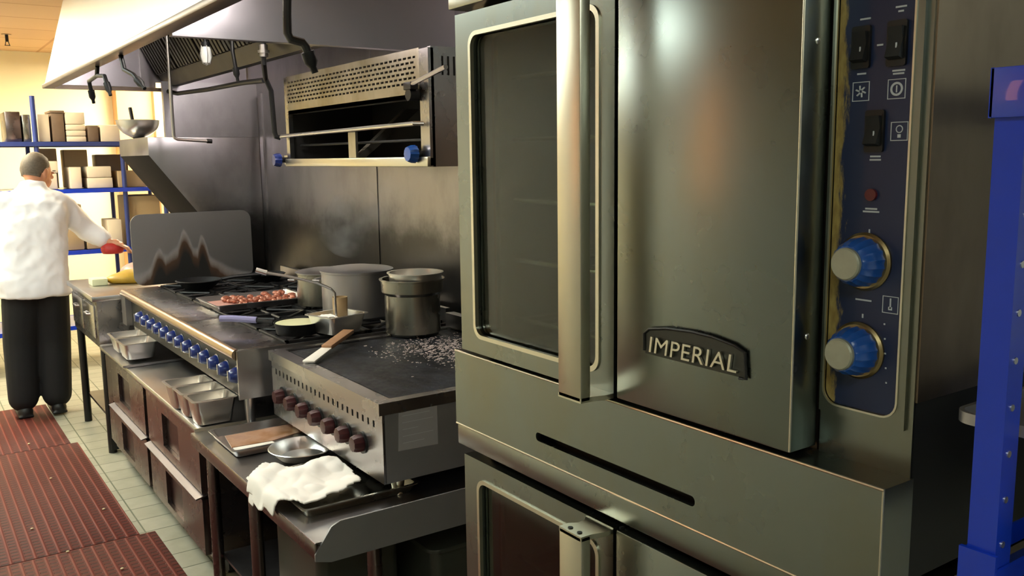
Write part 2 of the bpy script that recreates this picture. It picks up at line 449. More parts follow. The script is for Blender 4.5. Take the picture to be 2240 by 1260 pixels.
# ================================================================== SETTING
WX = 1.90           # stainless back wall
CZ = 2.62           # ceiling
b = MB().box(-1.9, 3.2, -2.4, 9.6, -.1, 0); struct(b, 'floor', 'floor')
b = MB().box(-1.9, 3.2, -2.4, 9.6, CZ, CZ+.1); struct(b, 'ceiling', 'ceiling')
b = MB().box(-1.9, 3.2, 9.5, 9.6, 0, CZ); struct(b, 'wall_far', 'cream_wall')
b = MB().box(-1.9, -1.8, -2.4, 9.5, 0, CZ); struct(b, 'wall_left', 'side_wall')
b = MB().box(-1.8, 3.2, -2.4, -2.3, 0, CZ); struct(b, 'wall_near', 'side_wall')
b = MB()
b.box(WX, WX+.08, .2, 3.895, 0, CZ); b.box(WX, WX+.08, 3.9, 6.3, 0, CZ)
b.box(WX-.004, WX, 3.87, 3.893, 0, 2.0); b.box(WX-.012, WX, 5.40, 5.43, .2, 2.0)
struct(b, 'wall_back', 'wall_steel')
b = MB().box(WX, WX+.08, -2.3, .198, 0, CZ); struct(b, 'wall_front_right', 'side_wall')
b = MB().box(3.1, 3.2, 5.6, 9.5, 0, CZ); struct(b, 'wall_right', 'tan_wall')
# painted pilaster on the far wall, and an unseen amber glow added to streak the oven door
b = MB().box(1.84, 2.16, 9.3, 9.5, 0, CZ); struct(b, 'trim_1', 'orange_wall')
b = MB().box(2.16, 3.1, 9.2, 9.5, 0, CZ); struct(b, 'trim_2', 'tan_wall')
t = thing('streak_glow', 'tall narrow amber glow added unseen on the left wall, to put a streak on the oven door', 'lamp', (-1.75, 3.2, 1.9))
finish(MB().box(-1.799, -1.77, 3.10, 3.26, 1.40, 2.45, bev=.005), 'back_plate', 'black', t)
finish(MB().prism(rrect(-1.765, -1.70, 3.12, 3.24, .03), 2, 1.43, 2.42), 'glow_strip', 'amber', t)
# stainless end wing of the cook line: slanted box below, plate above
b = MB()
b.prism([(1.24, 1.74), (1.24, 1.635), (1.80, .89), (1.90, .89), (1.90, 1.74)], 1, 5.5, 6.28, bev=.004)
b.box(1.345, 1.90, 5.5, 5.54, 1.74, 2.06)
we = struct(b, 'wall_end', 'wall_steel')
we.data.materials.append(M['dark_under'])  # slanted underside gets a dark colour of its own
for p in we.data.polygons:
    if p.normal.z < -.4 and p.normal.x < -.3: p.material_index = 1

# rubber mats
for nm, x0, x1, y0, y1, lab in (('near', -.35, .797, 1.2, 3.915, 'red ridged rubber floor mat nearest the camera, reaching closest to the drawers'),
                           ('mid', -.35, .735, 3.92, 5.48, 'red ridged rubber floor mat in the middle of the aisle run'),
                           ('far', -.35, .70, 5.485, 6.5, 'red ridged rubber floor mat under the feet of the person in white')):
    b = MB().box(x0, x1, y0, y1, 0, .012, bev=.004)
    tag(finish(b, 'rubber_mat', 'mat', origin=((x0+x1)/2, (y0+y1)/2, 0)), lab, 'floor mat', 'red rubber mats down the aisle')
for k, (x, y) in enumerate(((.52, 4.9), (.66, 4.3), (.36, 4.25), (.45, 3.9), (.60, 3.6), (.5, 5.6))):
    b = MB()
    b.sphere((x, y, .0165), .007, .005, .004, 8, 6)
    tag(finish(b, 'food_crumb', 'crumb', origin=(x, y, .012)), 'pale food crumb dropped on the red rubber mats', 'crumb', 'crumbs on the red mats')

# ceiling lamps
def ceiling_light(x, y, w, l, mat, lab):
    t = thing('ceiling_light', lab, 'ceiling light', (x, y, CZ-.06), 'troffers in the kitchen ceiling')
    f = MB().ring(rect_like(x-w/2-.03, x+w/2+.03, y-l/2-.03, y+l/2+.03, 1), rect_like(x-w/2, x+w/2, y-l/2, y+l/2, 1), 2, CZ-.06, CZ-.001)
    finish(f, 'frame', 'white', t)
    finish(MB().box(x-w/2+.002, x+w/2-.002, y-l/2+.002, y+l/2-.002, CZ-.045, CZ-.03), 'diffuser', mat, t)
ceiling_light(-.45, 3.3, .6, 1.2, 'lamp', 'ceiling troffer above the aisle beside the griddle')
ceiling_light(-.45, 4.6, .6, 1.2, 'lamp', 'ceiling troffer above the aisle beside the range')
ceiling_light(-.45, 5.9, .6, 1.2, 'lamp', 'ceiling troffer above the person in white')
ceiling_light(-.6, -.6, .5, 1.2, 'lamp', 'ceiling troffer behind the camera')
ceiling_light(.0, 7.1, .6, 1.2, 'lamp_far', 'warm ceiling troffer above the far shelves')
ceiling_light(2.3, 8.3, .6, 1.2, 'lamp_far', 'hidden warm ceiling troffer added to brighten the far wall')  # out of view, added to brighten the far wall
ceiling_light(1.25, -.9, .5, 1.2, 'lamp', 'unseen ceiling troffer added to brighten the side of the ovens')  # extra light, added for the dark side of the ovens
# sprinkler head
t = thing('ceiling_sprinkler', 'small dark sprinkler head hanging from the orange ceiling at top left', 'sprinkler', (.86, 8.3, CZ-.001))
finish(MB().cyl((.86, 8.3, CZ-.006), .035, .005), 'escutcheon', 'brass_edge', t)
finish(MB().cyl((.86, 8.3, CZ-.06), .012, .055).box(.84, .88, 8.297, 8.303, CZ-.09, CZ-.085).tube([(.845, 8.3, CZ-.087), (.85, 8.3, CZ-.06)], .003).tube([(.875, 8.3, CZ-.087), (.87, 8.3, CZ-.06)], .003), 'head', 'black', t)

# ================================================================== EXHAUST HOOD
t = thing('exhaust_hood', 'long stainless exhaust hood canopy over the cook line, its lit front sloping back', 'exhaust hood', (1.3, 3, 2.03))
hz = 2.035
def slope(z): return .76+(z-hz)*.27
b = MB().prism([(.757, hz), (.772, hz), (slope(CZ)+.015, CZ-.002), (slope(CZ), CZ-.002)], 1, -.6, 5.70)
finish(b, 'front_panel', 'hood_front', t)
b = MB().box(.742, .80, -.6, 5.70, hz-.022, hz, bev=.004).box(.80, 1.40, 5.655, 5.70, hz-.022, hz-.002)
finish(b, 'drip_lip', 'lip', t)
b = MB().prism([(.775, hz), (1.345, hz), (1.345, 2.065), (1.895, 2.065), (1.895, CZ-.002), (slope(CZ)+.02, CZ-.002)], 1, 5.66, 5.70)
finish(b, 'end_panel', 'hood', t)
b = MB().prism([(.80, hz-.02), (1.895, hz-.02), (1.895, CZ-.002), (slope(CZ)+.04, CZ-.002)], 1, 3.12, 3.14)
b.box(.80, 1.895, 3.10, 3.14, hz-.028, hz-.018)
finish(b, 'divider_panel', 'hood', t)
b = MB().prism([(1.40, hz), (1.44, hz), (1.44, hz+.03), (1.13, CZ-.002), (1.09, CZ-.002)], 1, 3.145, 5.655)
finish(b, 'filter_bank', 'filter', t)
for k in range(5):
    y0 = 3.2+k*.49; b = MB()
    for j in range(9):
        y = y0+j*.052
        b.prism([(1.356, hz+.07), (1.340, hz+.07), (1.104, CZ-.06), (1.12, CZ-.06)], 1, y, y+.03)
    finish(b, 'baffle_filter', 'filter', t)
b = MB().box(.93, 1.10, 3.35, 3.37, CZ-.2, CZ-.17); finish(b, 'cross_brace', 'hood_in', t)
# vertical seam strip on the far end panel
finish(MB().box(1.262, 1.282, 5.64, 5.66, hz, CZ-.01), 'seam_strip', 'hood_in', t)
def nozzle(pts, lab, tip=True, fork=None, r=.009):
    q = thing('fire_nozzle', lab, 'fire suppression nozzle', pts[0], 'fire suppression drops in the hood')
    finish(MB().tube(pts, r, 10), 'pipe', 'black', q)
    if fork: finish(MB().tube(fork, r, 10), 'branch_pipe', 'black', q)
    for p0, p1 in ([(pts[-2], pts[-1])] if not fork else [(fork[1], fork[0]), (fork[-2], fork[-1])]):
        d = (Vector(p1)-Vector(p0)).normalized(); e = Vector(p1)
        finish(MB().lathe([(0, -.01), (r*1.6, -.01), (r*1.6, .02), (r*.8, .035), (r*.8, .05), (0, .05)], e, d, 12), 'tip', 'iron', q)
nozzle([(.78, 4.28, 2.012), (.782, 4.32, 1.972)], 'forked dark nozzle pipe under the hood lip, farther of the two', fork=[(.79, 4.52, 1.915), (.78, 4.50, 1.965), (.782, 4.32, 1.975), (.79, 4.20, 1.965), (.795, 4.18, 1.925)])
nozzle([(.78, 3.80, 2.012), (.785, 3.78, 1.955), (.80, 3.70, 1.93), (.81, 3.67, 1.905)], 'single bent dark nozzle pipe under the hood lip')
nozzle([(.965, 2.4, CZ-.01), (.925, 2.4, 1.99), (.924, 2.4, 1.94), (.932, 2.4, 1.925), (.965, 2.4, 1.918), (.975, 2.4, 1.905), (.982, 2.4, 1.885)], 'thick dark bent pipe hanging before the hood divider', r=.012)
nozzle([(1.30, 4.05, CZ-.15), (1.30, 4.05, 2.08), (1.31, 4.05, 2.0)], 'thin nozzle pipe dropping beyond the hood divider')
# hood lamps
def hood_lamp(x, y, z, lab, mat='hood_lamp', k=1):
    q = thing('hood_lamp', lab, 'hood lamp', (x, y, z), 'lamps inside the hood')
    finish(MB().cyl((x, y, z+.07*k), .035*k, .04*k).tube([(x, y, z+.10*k), (x, y, CZ-.01)], .008), 'socket', 'iron', q)
    finish(MB().lathe([(0, -.07*k), (.03*k, -.06*k), (.042*k, -.02*k), (.04*k, .05*k), (.032*k, .07*k), (0, .07*k)], (x, y, z)), 'globe', mat, q)
    cg = MB()
    for n in range(4):
        a = n*PI/2; c, s_ = math.cos(a), math.sin(a)
        cg.tube([(x+.034*c*k, y+.034*s_*k, z+.08*k), (x+.05*c*k, y+.05*s_*k, z), (x+.03*c*k, y+.03*s_*k, z-.07*k), (x, y, z-.082*k)], .002, 6)
    finish(cg, 'wire_cage', 'steel', q)
hood_lamp(1.27, 4.35, 2.09, 'caged pale glass jar lamp visible beyond the hood divider', 'jar', .55)
hood_lamp(1.12, 3.55, 2.38, 'caged glowing hood lamp just behind the hood divider')
hood_lamp(.96, 2.75, 2.24, 'caged glass hood lamp above the griddle')
hood_lamp(1.68, 3.5, 2.40, 'hidden lamp added between the filter bank and the wall to brighten the wall')  # behind the divider, added to light the wall past the filters
# drop pipe with a foot bar, before the end wing
q = thing('drop_pipe', 'thin steel pipe dropping from the hood with a sideways foot bar before the end wall', 'pipe', (1.262, 5.0, 2.6))
finish(MB().tube([(1.262, 5.0, CZ-.01), (1.262, 5.0, 1.735), (1.266, 5.0, 1.722), (1.28, 5.0, 1.715), (1.44, 5.0, 1.705)], .0085, 10), 'pipe', 'steel', q)
finish(MB().tube([(1.435, 5.0, 1.7052), (1.462, 5.0, 1.704)], .012, 10), 'end_cap', 'black', q)

# ================================================================== OVENS
OX, BX = .92, .98          # front plane of doors, plane of the body
OY0, OY1 = .573, 1.545     # right and left sides
def oven(z0, upper):
    lab = 'upper stainless convection oven with tall glass door, blue control knobs and raised badge' if upper else 'lower stainless convection oven, cut by the bottom of the picture'
    t = thing('convection_oven', lab, 'oven', (1.3, 1.06, z0))
    zt = z0+.877
    sh = MB()   # shell from panels, open front cavity
    sh.box(BX, WX-.06, OY0, OY0+.02, z0+(.25 if upper else .02), zt)
    sh.box(BX, WX-.06, OY1-.02, OY1, z0+.02, zt)
    sh.box(BX, WX-.06, OY0+.02, OY1-.02, zt-.02, zt); sh.box(BX, WX-.06, OY0+.02, OY1-.02, z0+.02, z0+.04)
    sh.box(WX-.08, WX-.06, OY0+.02, OY1-.02, z0+.04, zt-.02)
    sh.box(BX, BX+.02, .71, .73, z0+.04, zt-.02)
    sh.box(BX, BX+.02, OY1-.04, OY1-.02, z0+.04, zt-.02)
    finish(sh, 'body', 'oven_side', t)
    finish(MB().box(BX+.004, WX-.064, OY0+.004, OY0+.019, z0+.02, z0+.25), 'lower_side_panel', 'oven_dark', t) if upper else None  # recessed dark sheet low on the side of the upper oven
    cav = MB().box(BX+.02, WX-.12, .735, .75, z0+.17, zt-.03).box(BX+.02, WX-.12, OY1-.06, OY1-.045, z0+.17, zt-.03)
    cav.box(WX-.14, WX-.12, .75, OY1-.06, z0+.17, zt-.03).box(BX+.02, WX-.12, .735, OY1-.045, zt-.045, zt-.03).box(BX+.02, WX-.12, .735, OY1-.045, z0+.155, z0+.17)
    finish(cav, 'cavity', 'enamel', t)
    for k in range(5):
        z = z0+.22+k*.12; rk = MB()
        rk.tube([(BX+.05, .76, z), (BX+.05, OY1-.07, z)], .004, 8); rk.tube([(WX-.2, .76, z), (WX-.2, OY1-.07, z)], .004, 8)
        for j in range(16):
            y = .77+j*.046; rk.tube([(BX+.05, y, z), (WX-.2, y, z)], .0022, 6)
        finish(rk, 'oven_rack', 'rack', t)
    # header strip over the doors
    finish(MB().box(OX+.004, BX, OY0+.012, OY1+.002, z0+.832, zt, bev=.003), 'header', 'oven', t)
    # lower band with its rolled edges and slot
    y0, y1, za, zb = .573, 1.545, z0, z0+.156
    bd = MB().ring(rect_like(y0, y1, za, zb, 6), rrect(.871, 1.264, z0+.036, z0+.052, .0075, 6), 0, OX, OX+.004)
    bd.box(OX+.004, BX+.001, y0, y0+.004, za, zb).box(OX+.004, BX, y1-.004, y1, za, zb)
    bd.box(OX+.004, BX+.001, y0+.004, y1-.004, zb-.004, zb).box(OX+.004, BX, y0+.004, y1-.004, za, za+.004)
    bn = finish(bd, 'front_band', 'oven', t)
    finish(MB().box(OX+.03, OX+.032, .85, 1.29, z0+.02, z0+.07), 'slot_backing', 'dark', bn)
    finish(MB().tube([(OX+.001, y0, zb-.001), (OX+.001, y1, zb-.001)], .0022, 8).tube([(OX+.001, y0, za+.001), (OX+.001, y1, za+.001)], .0022, 8).tube([(OX+.001, y0+.001, za), (OX+.001, y0+.001, zb)], .0016, 8), 'rolled_edge', 'oven_edge', bn)
    # left door with window
    dz0, dz1 = z0+.163, z0+.818
    wy0, wy1, wz0, wz1 = 1.092, 1.462, z0+.200, z0+.775
    dl = MB().ring(rect_like(1.052, 1.517, dz0, dz1, 6), rrect(wy0, wy1, wz0, wz1, .022, 6), 0, OX+.001, OX+.05)
    ld = finish(dl, 'glass_door', 'oven', t)
    ld['label'] = 'wider door with a tall window'
    finish(MB().ring(rrect(wy0-.006, wy1+.006, wz0-.006, wz1+.006, .026, 6), rrect(wy0+.002, wy1-.002, wz0+.002, wz1-.002, .021, 6), 0, OX-.002, OX+.006), 'window_trim', 'oven_edge', ld)
    finish(MB().prism(rrect(wy0+.003, wy1-.003, wz0+.003, wz1-.003, .02, 6), 0, OX+.014, OX+.019), 'window_glass', 'glass', ld)
    # handle bar, standoff plates
    hz0, hz1 = z0+.158+.004, z0+.815
    hd = MB().box(OX-.062, OX-.042, 1.058, 1.116, hz0, hz1, bev=.002)
    h = finish(hd, 'handle', 'handle', ld)
    for z in (hz0, hz1-.006):
        pl = MB().prism([(OX-.062, 1.058), (OX-.062, 1.116), (OX-.042, 1.116), (OX-.028, 1.108), (OX-.012, 1.110), (OX+.001, 1.122), (OX+.001, 1.052), (OX-.018, 1.052), (OX-.034, 1.056), (OX-.042, 1.058)], 2, z-.001, z+.007)
        finish(pl, 'standoff', 'oven_edge', h)
    sc = MB()
    for y in (1.074, 1.098): sc.cyl((OX-.052, y, hz1+.0005), .0045, .002, (0, 0, 1), 10)
    finish(sc, 'handle_screw', 'black', h)
    # right door
    rd = finish(MB().box(OX, OX+.055, .708, 1.044, dz0, dz1, bev=.0025), 'solid_door', 'oven', t)
    finish(MB().tube([(OX+.001, .7085, dz0+.002), (OX+.001, .7085, dz1-.002)], .0016, 8), 'rolled_edge', 'oven_edge', rd)
    for z in (z0+.683, z0+.314):
        finish(MB().sphere((OX+.028, .7075, z), .0045, .002, .0045, 10, 6), 'door_screw', 'bright', rd)
    finish(MB().box(OX+.012, OX+.05, 1.046, 1.050, dz0, dz1), 'door_gasket', 'rubber', t)
    # control column
    cp = MB().box(BX-.002, BX, OY0+.003, .706, z0+.156, zt-.045)
    col = finish(cp, 'control_column', 'oven', t)
    finish(MB().ring(rect_like(.5845, .7045, z0+.214, z0+.80, 6), rrect(.596, .698, z0+.226, z0+.79, .02, 6), 0, BX-.007, BX-.002), 'bezel', 'oven', col)
    finish(MB().ring(rrect(.594, .700, z0+.224, z0+.792, .022, 6), rrect(.5965, .6975, z0+.2265, z0+.7895, .0195, 6), 0, BX-.0085, BX-.006), 'bezel_trim', 'oven_edge', col)
    face = MB().prism(rrect(.597, .697, z0+.227, z0+.789, .019, 6), 0, BX-.004, BX-.002)
    finish(face, 'control_face', 'panel', col, origin=None)
    if not upper: return t
    X = BX-.004
    # the face mesh is given its own origin so its wear sits on its left edge
    # rocker switches
    for yc, zc, hh in ((.665, 1.724, .05), (.618, 1.724, .052), (.642, 1.624, .05)):
        s = finish(MB().prism(rrect(yc-.0125, yc+.0125, zc-hh/2, zc+hh/2, .003, 3), 0, X-.004, X), 'rocker_switch', 'black', col)
        finish(MB().prism([(X-.004, zc-hh*.36), (X-.013, zc-hh*.3), (X-.006, zc+.004), (X-.009, zc+hh*.36), (X-.004, zc+hh*.36)], 1, yc-.009, yc+.009), 'rocker', 'rubber', s)
        finish(MB().box(X-.0095, X-.0085, yc-.004, yc-.0025, zc-.012, zc+.0), 'rocker_mark', 'mark', s)
    # printed marks
    def mk(m): return finish(m, 'printed_mark', 'mark', col)
    def bar(y, z, w, h=.0022): mk(MB().box(X-.0006, X, y-w/2, y+w/2, z-h/2, z+h/2))
    for y, z, w in ((.662, 1.757, .014), (.664, 1.693, .012), (.616, 1.765, .014), (.616, 1.760, .007), (.6155, 1.693, .016), (.6155, 1.6895, .014), (.641, 1.7245, .008), (.6405, 1.594, .014), (.6405, 1.590, .015), (.643, 1.531, .016), (.643, 1.5275, .022), (.648, 1.418, .022)):
        bar(y, z, w, .002)
    for y, z in ((.644, 1.5035), (.648, 1.398)): bar(y, z, .002, .005)
    for k in range(5): bar(.618-.0015*k, 1.392-.018*k, .002, .002)
    def sq(y, z, h):
        o = h/2
        mk(MB().ring(rect_like(y-o, y+o, z-o, z+o, 1), rect_like(y-o+.0009, y+o-.0009, z-o+.0009, z+o-.0009, 1), 0, X-.0006, X))
    sq(.664, 1.672, .023); sq(.617, 1.672, .023); sq(.611, 1.623, .022); sq(.6115, 1.4165, .021)
    fan = MB()
    for k in range(6):
        a = k*PI/3; fan.tube([(X-.0004, .664+.002*math.cos(a), 1.672+.002*math.sin(a)), (X-.0004, .664+.007*math.cos(a+.3), 1.672+.007*math.sin(a+.3))], .0011, 5)
    mk(fan)
    mk(MB().ring(rrect(.609, .625, 1.664, 1.680, .0079, 5), rrect(.6115, .6225, 1.6665, 1.6775, .0054, 5), 0, X-.0006, X))   # dial
    bar(.617, 1.672, .0015, .008)
    mk(MB().ring(rrect(.6065, .6155, 1.621, 1.630, .0044, 5), rrect(.6075, .6145, 1.622, 1.629, .0034, 5), 0, X-.0006, X)); bar(.611, 1.6175, .004, .004)  # bulb
    bar(.6115, 1.418, .0018, .013); bar(.6115, 1.412, .005, .004)   # thermometer
    gm = MB()
    for k in range(7): gm.box(X-.0006, X, .672-k*.008-.0024, .672-k*.008+.0024, 1.7855, 1.7925)
    finish(gm, 'yellow_print', 'gold_mark', col)
    finish(MB().cyl((X, .643, 1.548), .0075, .004, (-1, 0, 0), 16), 'indicator_light', 'indicator', col)
    for yc, zc in ((.648, 1.466), (.652, 1.354)):
        kb = finish(MB().lathe([(0, 0), (.036, 0), (.036, .003), (.033, .006), (0, .006)], (X, yc, zc), (-1, 0, 0), 40), 'knob_skirt', 'knob_ring', col)
        k2 = finish(MB().lathe([(.0, .006), (.031, .006), (.030, .018), (.0265, .03), (.022, .037), (.0, .037)], (X, yc, zc), (-1, 0, 0), 36, flute=.05), 'knob', 'blue_knob', kb)
        finish(MB().lathe([(0, .037), (.0198, .037), (.0198, .041), (.018, .043), (0, .043)], (X, yc, zc), (-1, 0, 0), 28), 'knob_cap', 'knob_cap', kb)
    # badge
    bx = OX-.0005
    bg = finish(MB().prism([(.786, 1.300), (.792, 1.3005), (.974, 1.3015), (.976, 1.331), (.966, 1.339), (.93, 1.3455), (.88, 1.3485), (.84, 1.3475), (.80, 1.342), (.782, 1.336), (.779, 1.302)], 0, bx-.003, bx), 'badge', 'badge_face', rd)
    finish(MB().tube([(bx-.004, .976, 1.306), (bx-.004, .976, 1.332), (bx-.004, .966, 1.340), (bx-.004, .93, 1.3465), (bx-.004, .88, 1.3495), (bx-.004, .84, 1.3485), (bx-.004, .80, 1.343), (bx-.004, .781, 1.336), (bx-.004, .778, 1.300), (bx-.004, .79, 1.2995)], .0022, 8), 'badge_arch', 'black', bg)
    me = text_mesh('IMPERIAL', .035, .002, .12)
    me.transform(Matrix(((0, 0, -1, bx-.0062-1.3), (-1, 0, 0, .878-1.06), (0, 1, 0, 1.3065-z0), (0, 0, 0, 1))) @ Matrix.Diagonal((1.16, 1, 1, 1)))
    me.materials.clear(); me.materials.append(M['oven_edge'])
    o = bpy.data.objects.new('badge_letters', me); COL.objects.link(o); o.parent = bg
    return t
up = oven(1.052, True)
lo = oven(.175, False)
lg = MB()
for x in (1.03, 1.78):
    for y in (.62, 1.49): finish(MB().cyl((x, y, 0), .025, .195), 'leg', 'steel', lo)

# ================================================================== SALAMANDER BROILER ON THE WALL
SX, SY0, SY1 = 1.45, 2.56, 3.84
t = thing('salamander_broiler', 'wall-hung stainless salamander broiler with slotted front and blue knobs', 'broiler', (1.66, 3.2, 1.57))
b = MB()
b.box(SX+.01, 1.885, SY0, SY0+.02, 1.57, 1.955); b.box(SX+.01, 1.885, SY1-.02, SY1, 1.57, 1.955)
b.box(1.865, 1.885, SY0+.02, SY1-.02, 1.57, 1.955); b.box(SX+.02, 1.865, SY0+.02, SY1-.02, 1.94, 1.955)
b.box(SX, SX+.02, SY0, SY0+.06, 1.57, 1.95); b.box(SX, SX+.02, SY1-.035, SY1, 1.57, 1.95)
finish(b, 'body', 'steel_y', t)
b = MB()
for k in range(3): b.box(1.50+k*.022, 1.506+k*.022, SY0-.0015, SY0+.001, 1.865, 1.925)
finish(b, 'side_vents', 'dark', t)
ys = []; gap = .030
# front vent panel: strips between slot rows, bridges between slots
b = MB(); rows = 6; z0 = 1.842; pitch = .0165; n = 34; yy0, yy1 = SY0+.085, SY1-.03; dy = (yy1-yy0)/n
b.box(SX, SX+.006, SY0+.06, SY1-.035, 1.795, z0); b.box(SX, SX+.006, SY0+.06, SY1-.035, z0+rows*pitch-.009, 1.955)
b.box(SX, SX+.006, SY0+.06, yy0, z0, z0+rows*pitch-.009)
for r in range(rows):
    zz = z0+r*pitch
    if r: b.box(SX, SX+.006, yy0, SY1-.035, zz-.009, zz)
    for k in range(n+1):
        y = yy0+k*dy+(dy/2 if r % 2 else 0)
        if y < SY1-.045: b.box(SX, SX+.006, y, y+.011, zz, zz+pitch-.009)
b.prism([(SX, 1.795), (SX+.04, 1.795), (SX+.006, 1.81), (SX, 1.81)], 1, SY0+.06, SY1-.035)
finish(b, 'vent_panel', 'tan_steel', t)
finish(MB().box(SX+.03, SX+.034, SY0+.03, SY1-.03, 1.83, 1.94), 'burner_shroud', 'dark', t)
finish(MB().box(SX-.012, SX+.02, SY0, SY1, 1.57, 1.603, bev=.004), 'bottom_rail', 'oven_edge', t)
finish(MB().box(SX+.021, 1.86, SY0+.025, SY1-.025, 1.572, 1.582), 'drip_tray', 'dark', t)
finish(MB().box(SX+.022, 1.862, SY0+.021, SY0+.024, 1.583, 1.938).box(SX+.022, 1.862, SY1-.024, SY1-.021, 1.583, 1.938).box(1.858, 1.863, SY0+.025, SY1-.025, 1.583, 1.938), 'lining', 'dark', t)
b = MB().prism([(SX+.02, 1.605), (SX+.06, 1.605), (SX+.30, 1.79), (SX+.24, 1.79)], 1, 3.165, 3.20); b.box(SX+.01, SX+.02, 3.15, 3.215, 1.603, 1.70)
finish(b, 'rack_guide', 'tan_steel', t)
b = MB()
for k in range(24): b.tube([(SX+.05, SY0+.05+k*.052, 1.66), (1.85, SY0+.05+k*.052, 1.67)], .0035, 6)
b.tube([(SX+.05, SY0+.04, 1.66), (SX+.05, SY1-.04, 1.66)], .005, 8)
finish(b, 'broiler_grid', 'iron', t)
b = MB().tube([(SX-.035, SY1-.03, 1.697), (SX-.04, SY1-.05, 1.70), (SX-.04, SY0+.03, 1.71), (SX-.01, SY0+.025, 1.71)], .0075, 10)
finish(b, 'rack_pull_rod', 'bright', t)
b = MB().tube([(SX+.0, SY0+.075, 1.80), (SX-.03, SY0+.07, 1.835), (SX-.035, SY0-.17, 1.872)], .008, 10)
lv = finish(b, 'lever_arm', 'steel', t)
finish(MB().cyl((SX-.001, SY0+.075, 1.805), .02, .035, (-1, 0, 0), 16).box(SX-.04, SX-.01, SY0+.05, SY0+.10, 1.82, 1.845, bev=.003), 'lever_joint', 'black', lv)
for y, z, mt, r in ((SY1+.045, 1.598, 'navy_knob', .030), (SY0+.07, 1.612, 'blue_knob', .030)):
    s = finish(MB().cyl((SX+.012, y, z), .012, .03, (-1, 0, 0)), 'valve_stem', 'iron', t)
    if y > SY1: finish(MB().box(SX+.01, SX+.02, SY1, y+.02, z-.02, z+.02), 'valve_bracket', 'steel_y', s)
    k = finish(MB().lathe([(0, .03), (r, .03), (r*.97, .045), (r*.8, .06), (0, .062)], (SX+.012, y, z), (-1, 0, 0), 24, flute=.08), 'knob', mt, s)
# gas pipe down to the broiler
t = thing('gas_pipe', 'dark gas pipe coming down from the hood to the left end of the broiler', 'gas pipe', (1.42, 3.88, 1.7))
finish(MB().tube([(1.34, 3.75, 2.30), (1.34, 3.77, 2.0), (1.38, 3.87, 1.95), (1.405, 3.88, 1.90), (1.408, 3.87, 1.72), (1.412, 3.865, 1.70), (1.43, 3.86, 1.695)], .011, 10), 'riser', 'iron', t)
finish(MB().tube([(1.385, 3.90, 1.945), (1.42, 4.3, 1.965), (1.43, 4.9, 1.975), (1.40, 5.4, 1.985), (1.36, 5.45, 2.0)], .012, 10), 'branch', 'iron', t)
finish(MB().cyl((1.34, 3.765, 2.03), .018, .05).cyl((1.34, 3.765, 2.045), .024, .012), 'union', 'bright', t)

# ================================================================== COOK LINE
# ---- refrigerated drawer base
CT = .63
t = thing('refrigerated_drawer_base', 'low refrigerated base with four steel drawers under the range, reflecting the red mats', 'chef base', (1.3, 4.2, 0))
finish(MB().box(.87, 1.80, 3.25, 5.10, .10, .60), 'body', 'cooler', t)
finish(MB().box(.832, 1.86, 3.225, 5.12, .602, CT, bev=.006), 'top', 'steel', t)
finish(MB().box(.93, 1.75, 3.30, 5.05, .03, .10), 'plinth', 'rubber', t)
for x in (.95, 1.7):
    for y in (3.36, 5.0): finish(MB().cyl((x-.015, y, .035), .035, .03, (1, 0, 0)), 'caster', 'rubber', t)
for (ya, yb) in ((3.30, 4.13), (4.19, 4.93)):
    for (za, zb, up_) in ((.36, .59, 1), (.115, .335, 0)):
        ry0, ry1 = ya+.30, ya+.56
        rz0, rz1 = zb-.19, zb-.045
        dr = MB().ring(rect_like(ya, yb, za, zb, 1), rect_like(ry0, ry1, rz0, rz1, 1), 0, .846, .868)
        d = finish(dr, 'drawer', 'cooler', t)
        finish(MB().box(.862, .868, ry0+.001, ry1-.001, rz0+.001, rz1-.001), 'recessed_pull', 'cooler_dark', d)
    finish(MB().prism([(.824, .338), (.866, .350), (.866, .354), (.822, .343)], 1, ya, yb), 'ledge_handle', 'ledge', t)
finish(MB().box(.85, .868, 4.955, 5.08, .115, .59), 'end_louver', 'cooler', t)

# ---- small steam-table pans
def hotel_pan(wx, wy, dep, mat='bright', name='steam_table_pan', label='', cat='pan', group=None):
    t = thing(name, label, cat, (0, 0, 0), group, local=True)
    b = MB(); n = 5
    def loop(w, h, r, z): return [b.bm.verts.new((p[0], p[1], z)) for p in rrect(-w/2, w/2, -h/2, h/2, r, n)]
    L = [loop(wx, wy, .018, dep-.003), loop(wx, wy, .018, dep), loop(wx-.022, wy-.022, .016, dep), loop(wx-.05, wy-.045, .022, .006), loop(wx-.075, wy-.07, .02, .0015),
         ]
    O = [loop(wx-.078, wy-.073, .02, 0), loop(wx-.047, wy-.042, .022, .005), loop(wx-.019, wy-.019, .016, dep-.003)]
    for a, c in zip(L, L[1:]):
        for i in range(len(a)): b.bm.faces.new((a[i], a[(i+1) % len(a)], c[(i+1) % len(a)], c[i]))
    b.bm.faces.new(L[-1])
    for a, c in zip(O, O[1:]):
        for i in range(len(a)): b.bm.faces.new((a[i], a[(i+1) % len(a)], c[(i+1) % len(a)], c[i]))
    b.bm.faces.new(O[0])
    for i in range(len(O[0])): b.bm.faces.new((O[-1][i], O[-1][(i+1) % len(O[0])], L[0][(i+1) % len(O[0])], L[0][i]))
    finish(b, 'pan_body', mat, t)
    return t
gp = 'small steel pans lined up on the drawer base top'
p1 = hotel_pan(.172, .14, .100, label='nearest of three small steel pans on the drawer base, before the griddle', group=gp); p1.location = (.905, 3.305, CT+.001)
dup(p1, (.900, 3.448, CT+.001), label='middle of three small steel pans in a row on the drawer base')
dup(p1, (.895, 3.591, CT+.001), label='farthest of the row of three small steel pans on the drawer base')
p2 = hotel_pan(.172, .19, .084, label='nearer of the pair of steel pans at the far end of the drawer base', group=gp); p2.location = (.915, 4.58, CT+.018)
